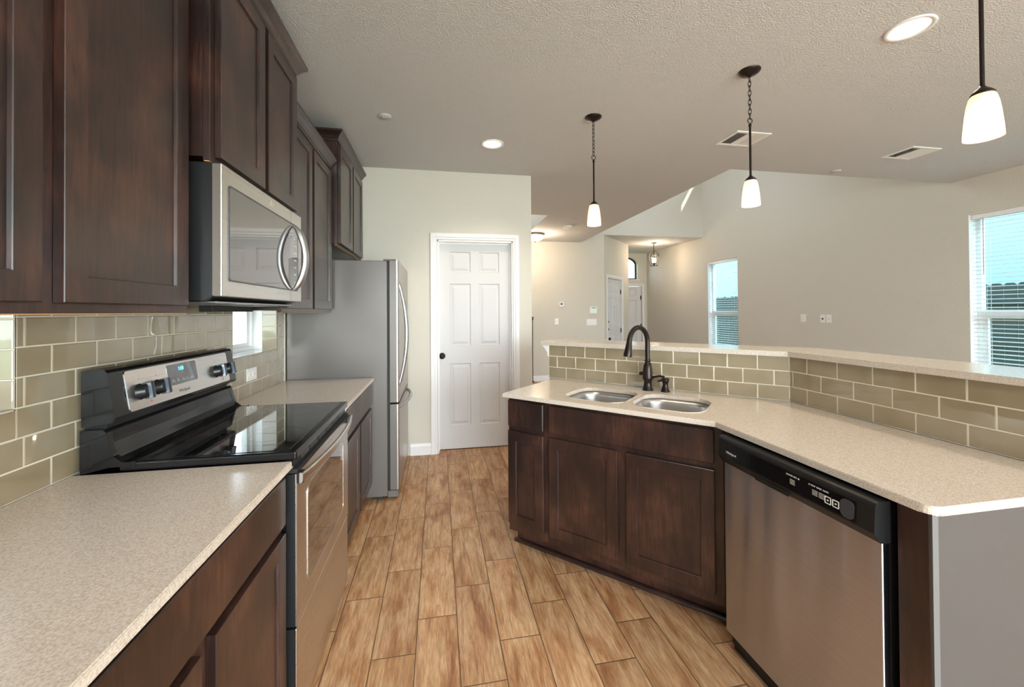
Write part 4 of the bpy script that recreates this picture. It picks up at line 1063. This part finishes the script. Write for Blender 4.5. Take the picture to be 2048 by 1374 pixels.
plate(rightwall(5.425, 1.26), .085, .12, 'white power outlet on the tan wall, left of the paired plates', 'outlet')
plate(rightwall(5.098, 1.257), .078, .12, 'left plate of the pair on the tan wall, with a dark jack', 'data')
plate(rightwall(5.003, 1.257), .078, .12, 'right plate of the pair on the tan wall, with a small round connector', 'coax')
plate(T(3.412, YF, 1.186), .078, .12, 'single light switch on the far wall below the thermostat', 'switch')
plate(T(4.155, YF, 1.165), .215, .125, 'triple light switch below the alarm keypad', 'switch')
o = empty('thermostat', 'small square white thermostat on the far wall above the single switch', 'thermostat', T(3.512, YF, 1.53))
b = MB(); b.box((-.046, -.028, -.05), (.046, 0, .05), 'plate', .005, 2); b.build('housing', parent=o)
b = MB(); b.box((-.022, -.0295, -.015), (.020, -.028, .03), 'ink'); b.build('screen', parent=o)
o = empty('alarm_keypad', 'white alarm keypad with a green screen on the far wall', 'alarm keypad', T(4.187, YF, 1.412))
b = MB(); b.box((-.075, -.03, -.07), (.075, 0, .07), 'plate', .006, 2); b.build('housing', parent=o)
b = MB(); b.box((-.040, -.0315, .036), (.050, -.030, .056), 'greenled'); b.build('screen', parent=o)
# thin black post
b = MB(); b.tube([(0, 0, 0), (0, 0, 1.23)], .008, 'mattblk', 8); b.box((-.02, -.02, 0), (.02, .02, .03), 'mattblk', .003, 1)
b.lathe([(0, 1.215), (.014, 1.22), (.02, 1.235), (.014, 1.25), (.016, 1.262), (.026, 1.275), (.02, 1.285), (0, 1.286)], 'mattblk', 14)
b.build('stair_post', mw=T(2.895, 7.76, 0), label='thin black metal post with a knobbed top beside the pantry wall edge', cat='post')

# ------------------------------------------------------------------ outdoors
b = MB(); b.box((-30, -30, -.5), (40, 40, -.15), 'grass'); b.build('lawn', label='green lawn outside the small left windows', cat='lawn', kind='structure')
def fence(y0, y1, x, z, label, rz=0, origin=(0, 0), fm='fence'):
    o = empty('picket_fence', label, 'fence', T(origin[0], origin[1], -.15, rz))
    rnd = random.Random(5); y = y0
    b = MB()
    while y < y1:
        h = z+rnd.uniform(-.01, .01); w = .138
        b.prism([(y, 0), (y+w, 0), (y+w, h-.03), (y+w-.03, h), (y+.03, h), (y, h-.03)], 'x', x, x+.018, fm); y += .15
    b.build('pickets', parent=o)
    b = MB()
    for zz in (.35, 1.0, 1.6): b.box((x-.04, y0, zz), (x, y1, zz+.08), fm)
    b.build('rails', parent=o)
fence(-2, 16, 0, 1.92, 'weathered wooden picket fence outside the right-hand windows', origin=(9.3, 0))
b = MB(); b.box((11.6, -4, -.15), (12.0, 20, 4.6), 'siding'); b.prism([(11.2, 4.55), (12.2, 4.55), (16, 7.1), (16, 7.25), (11.2, 4.7)], 'y', -4, 20, 'fence')
b.build('neighbour_house', label='pale neighbouring house wall seen above the fence through the blinds', cat='house')
fence(1, 16, 0, 1.85, 'pale fence outside the small windows of the left wall', origin=(-2.6, 0), fm='palefence')
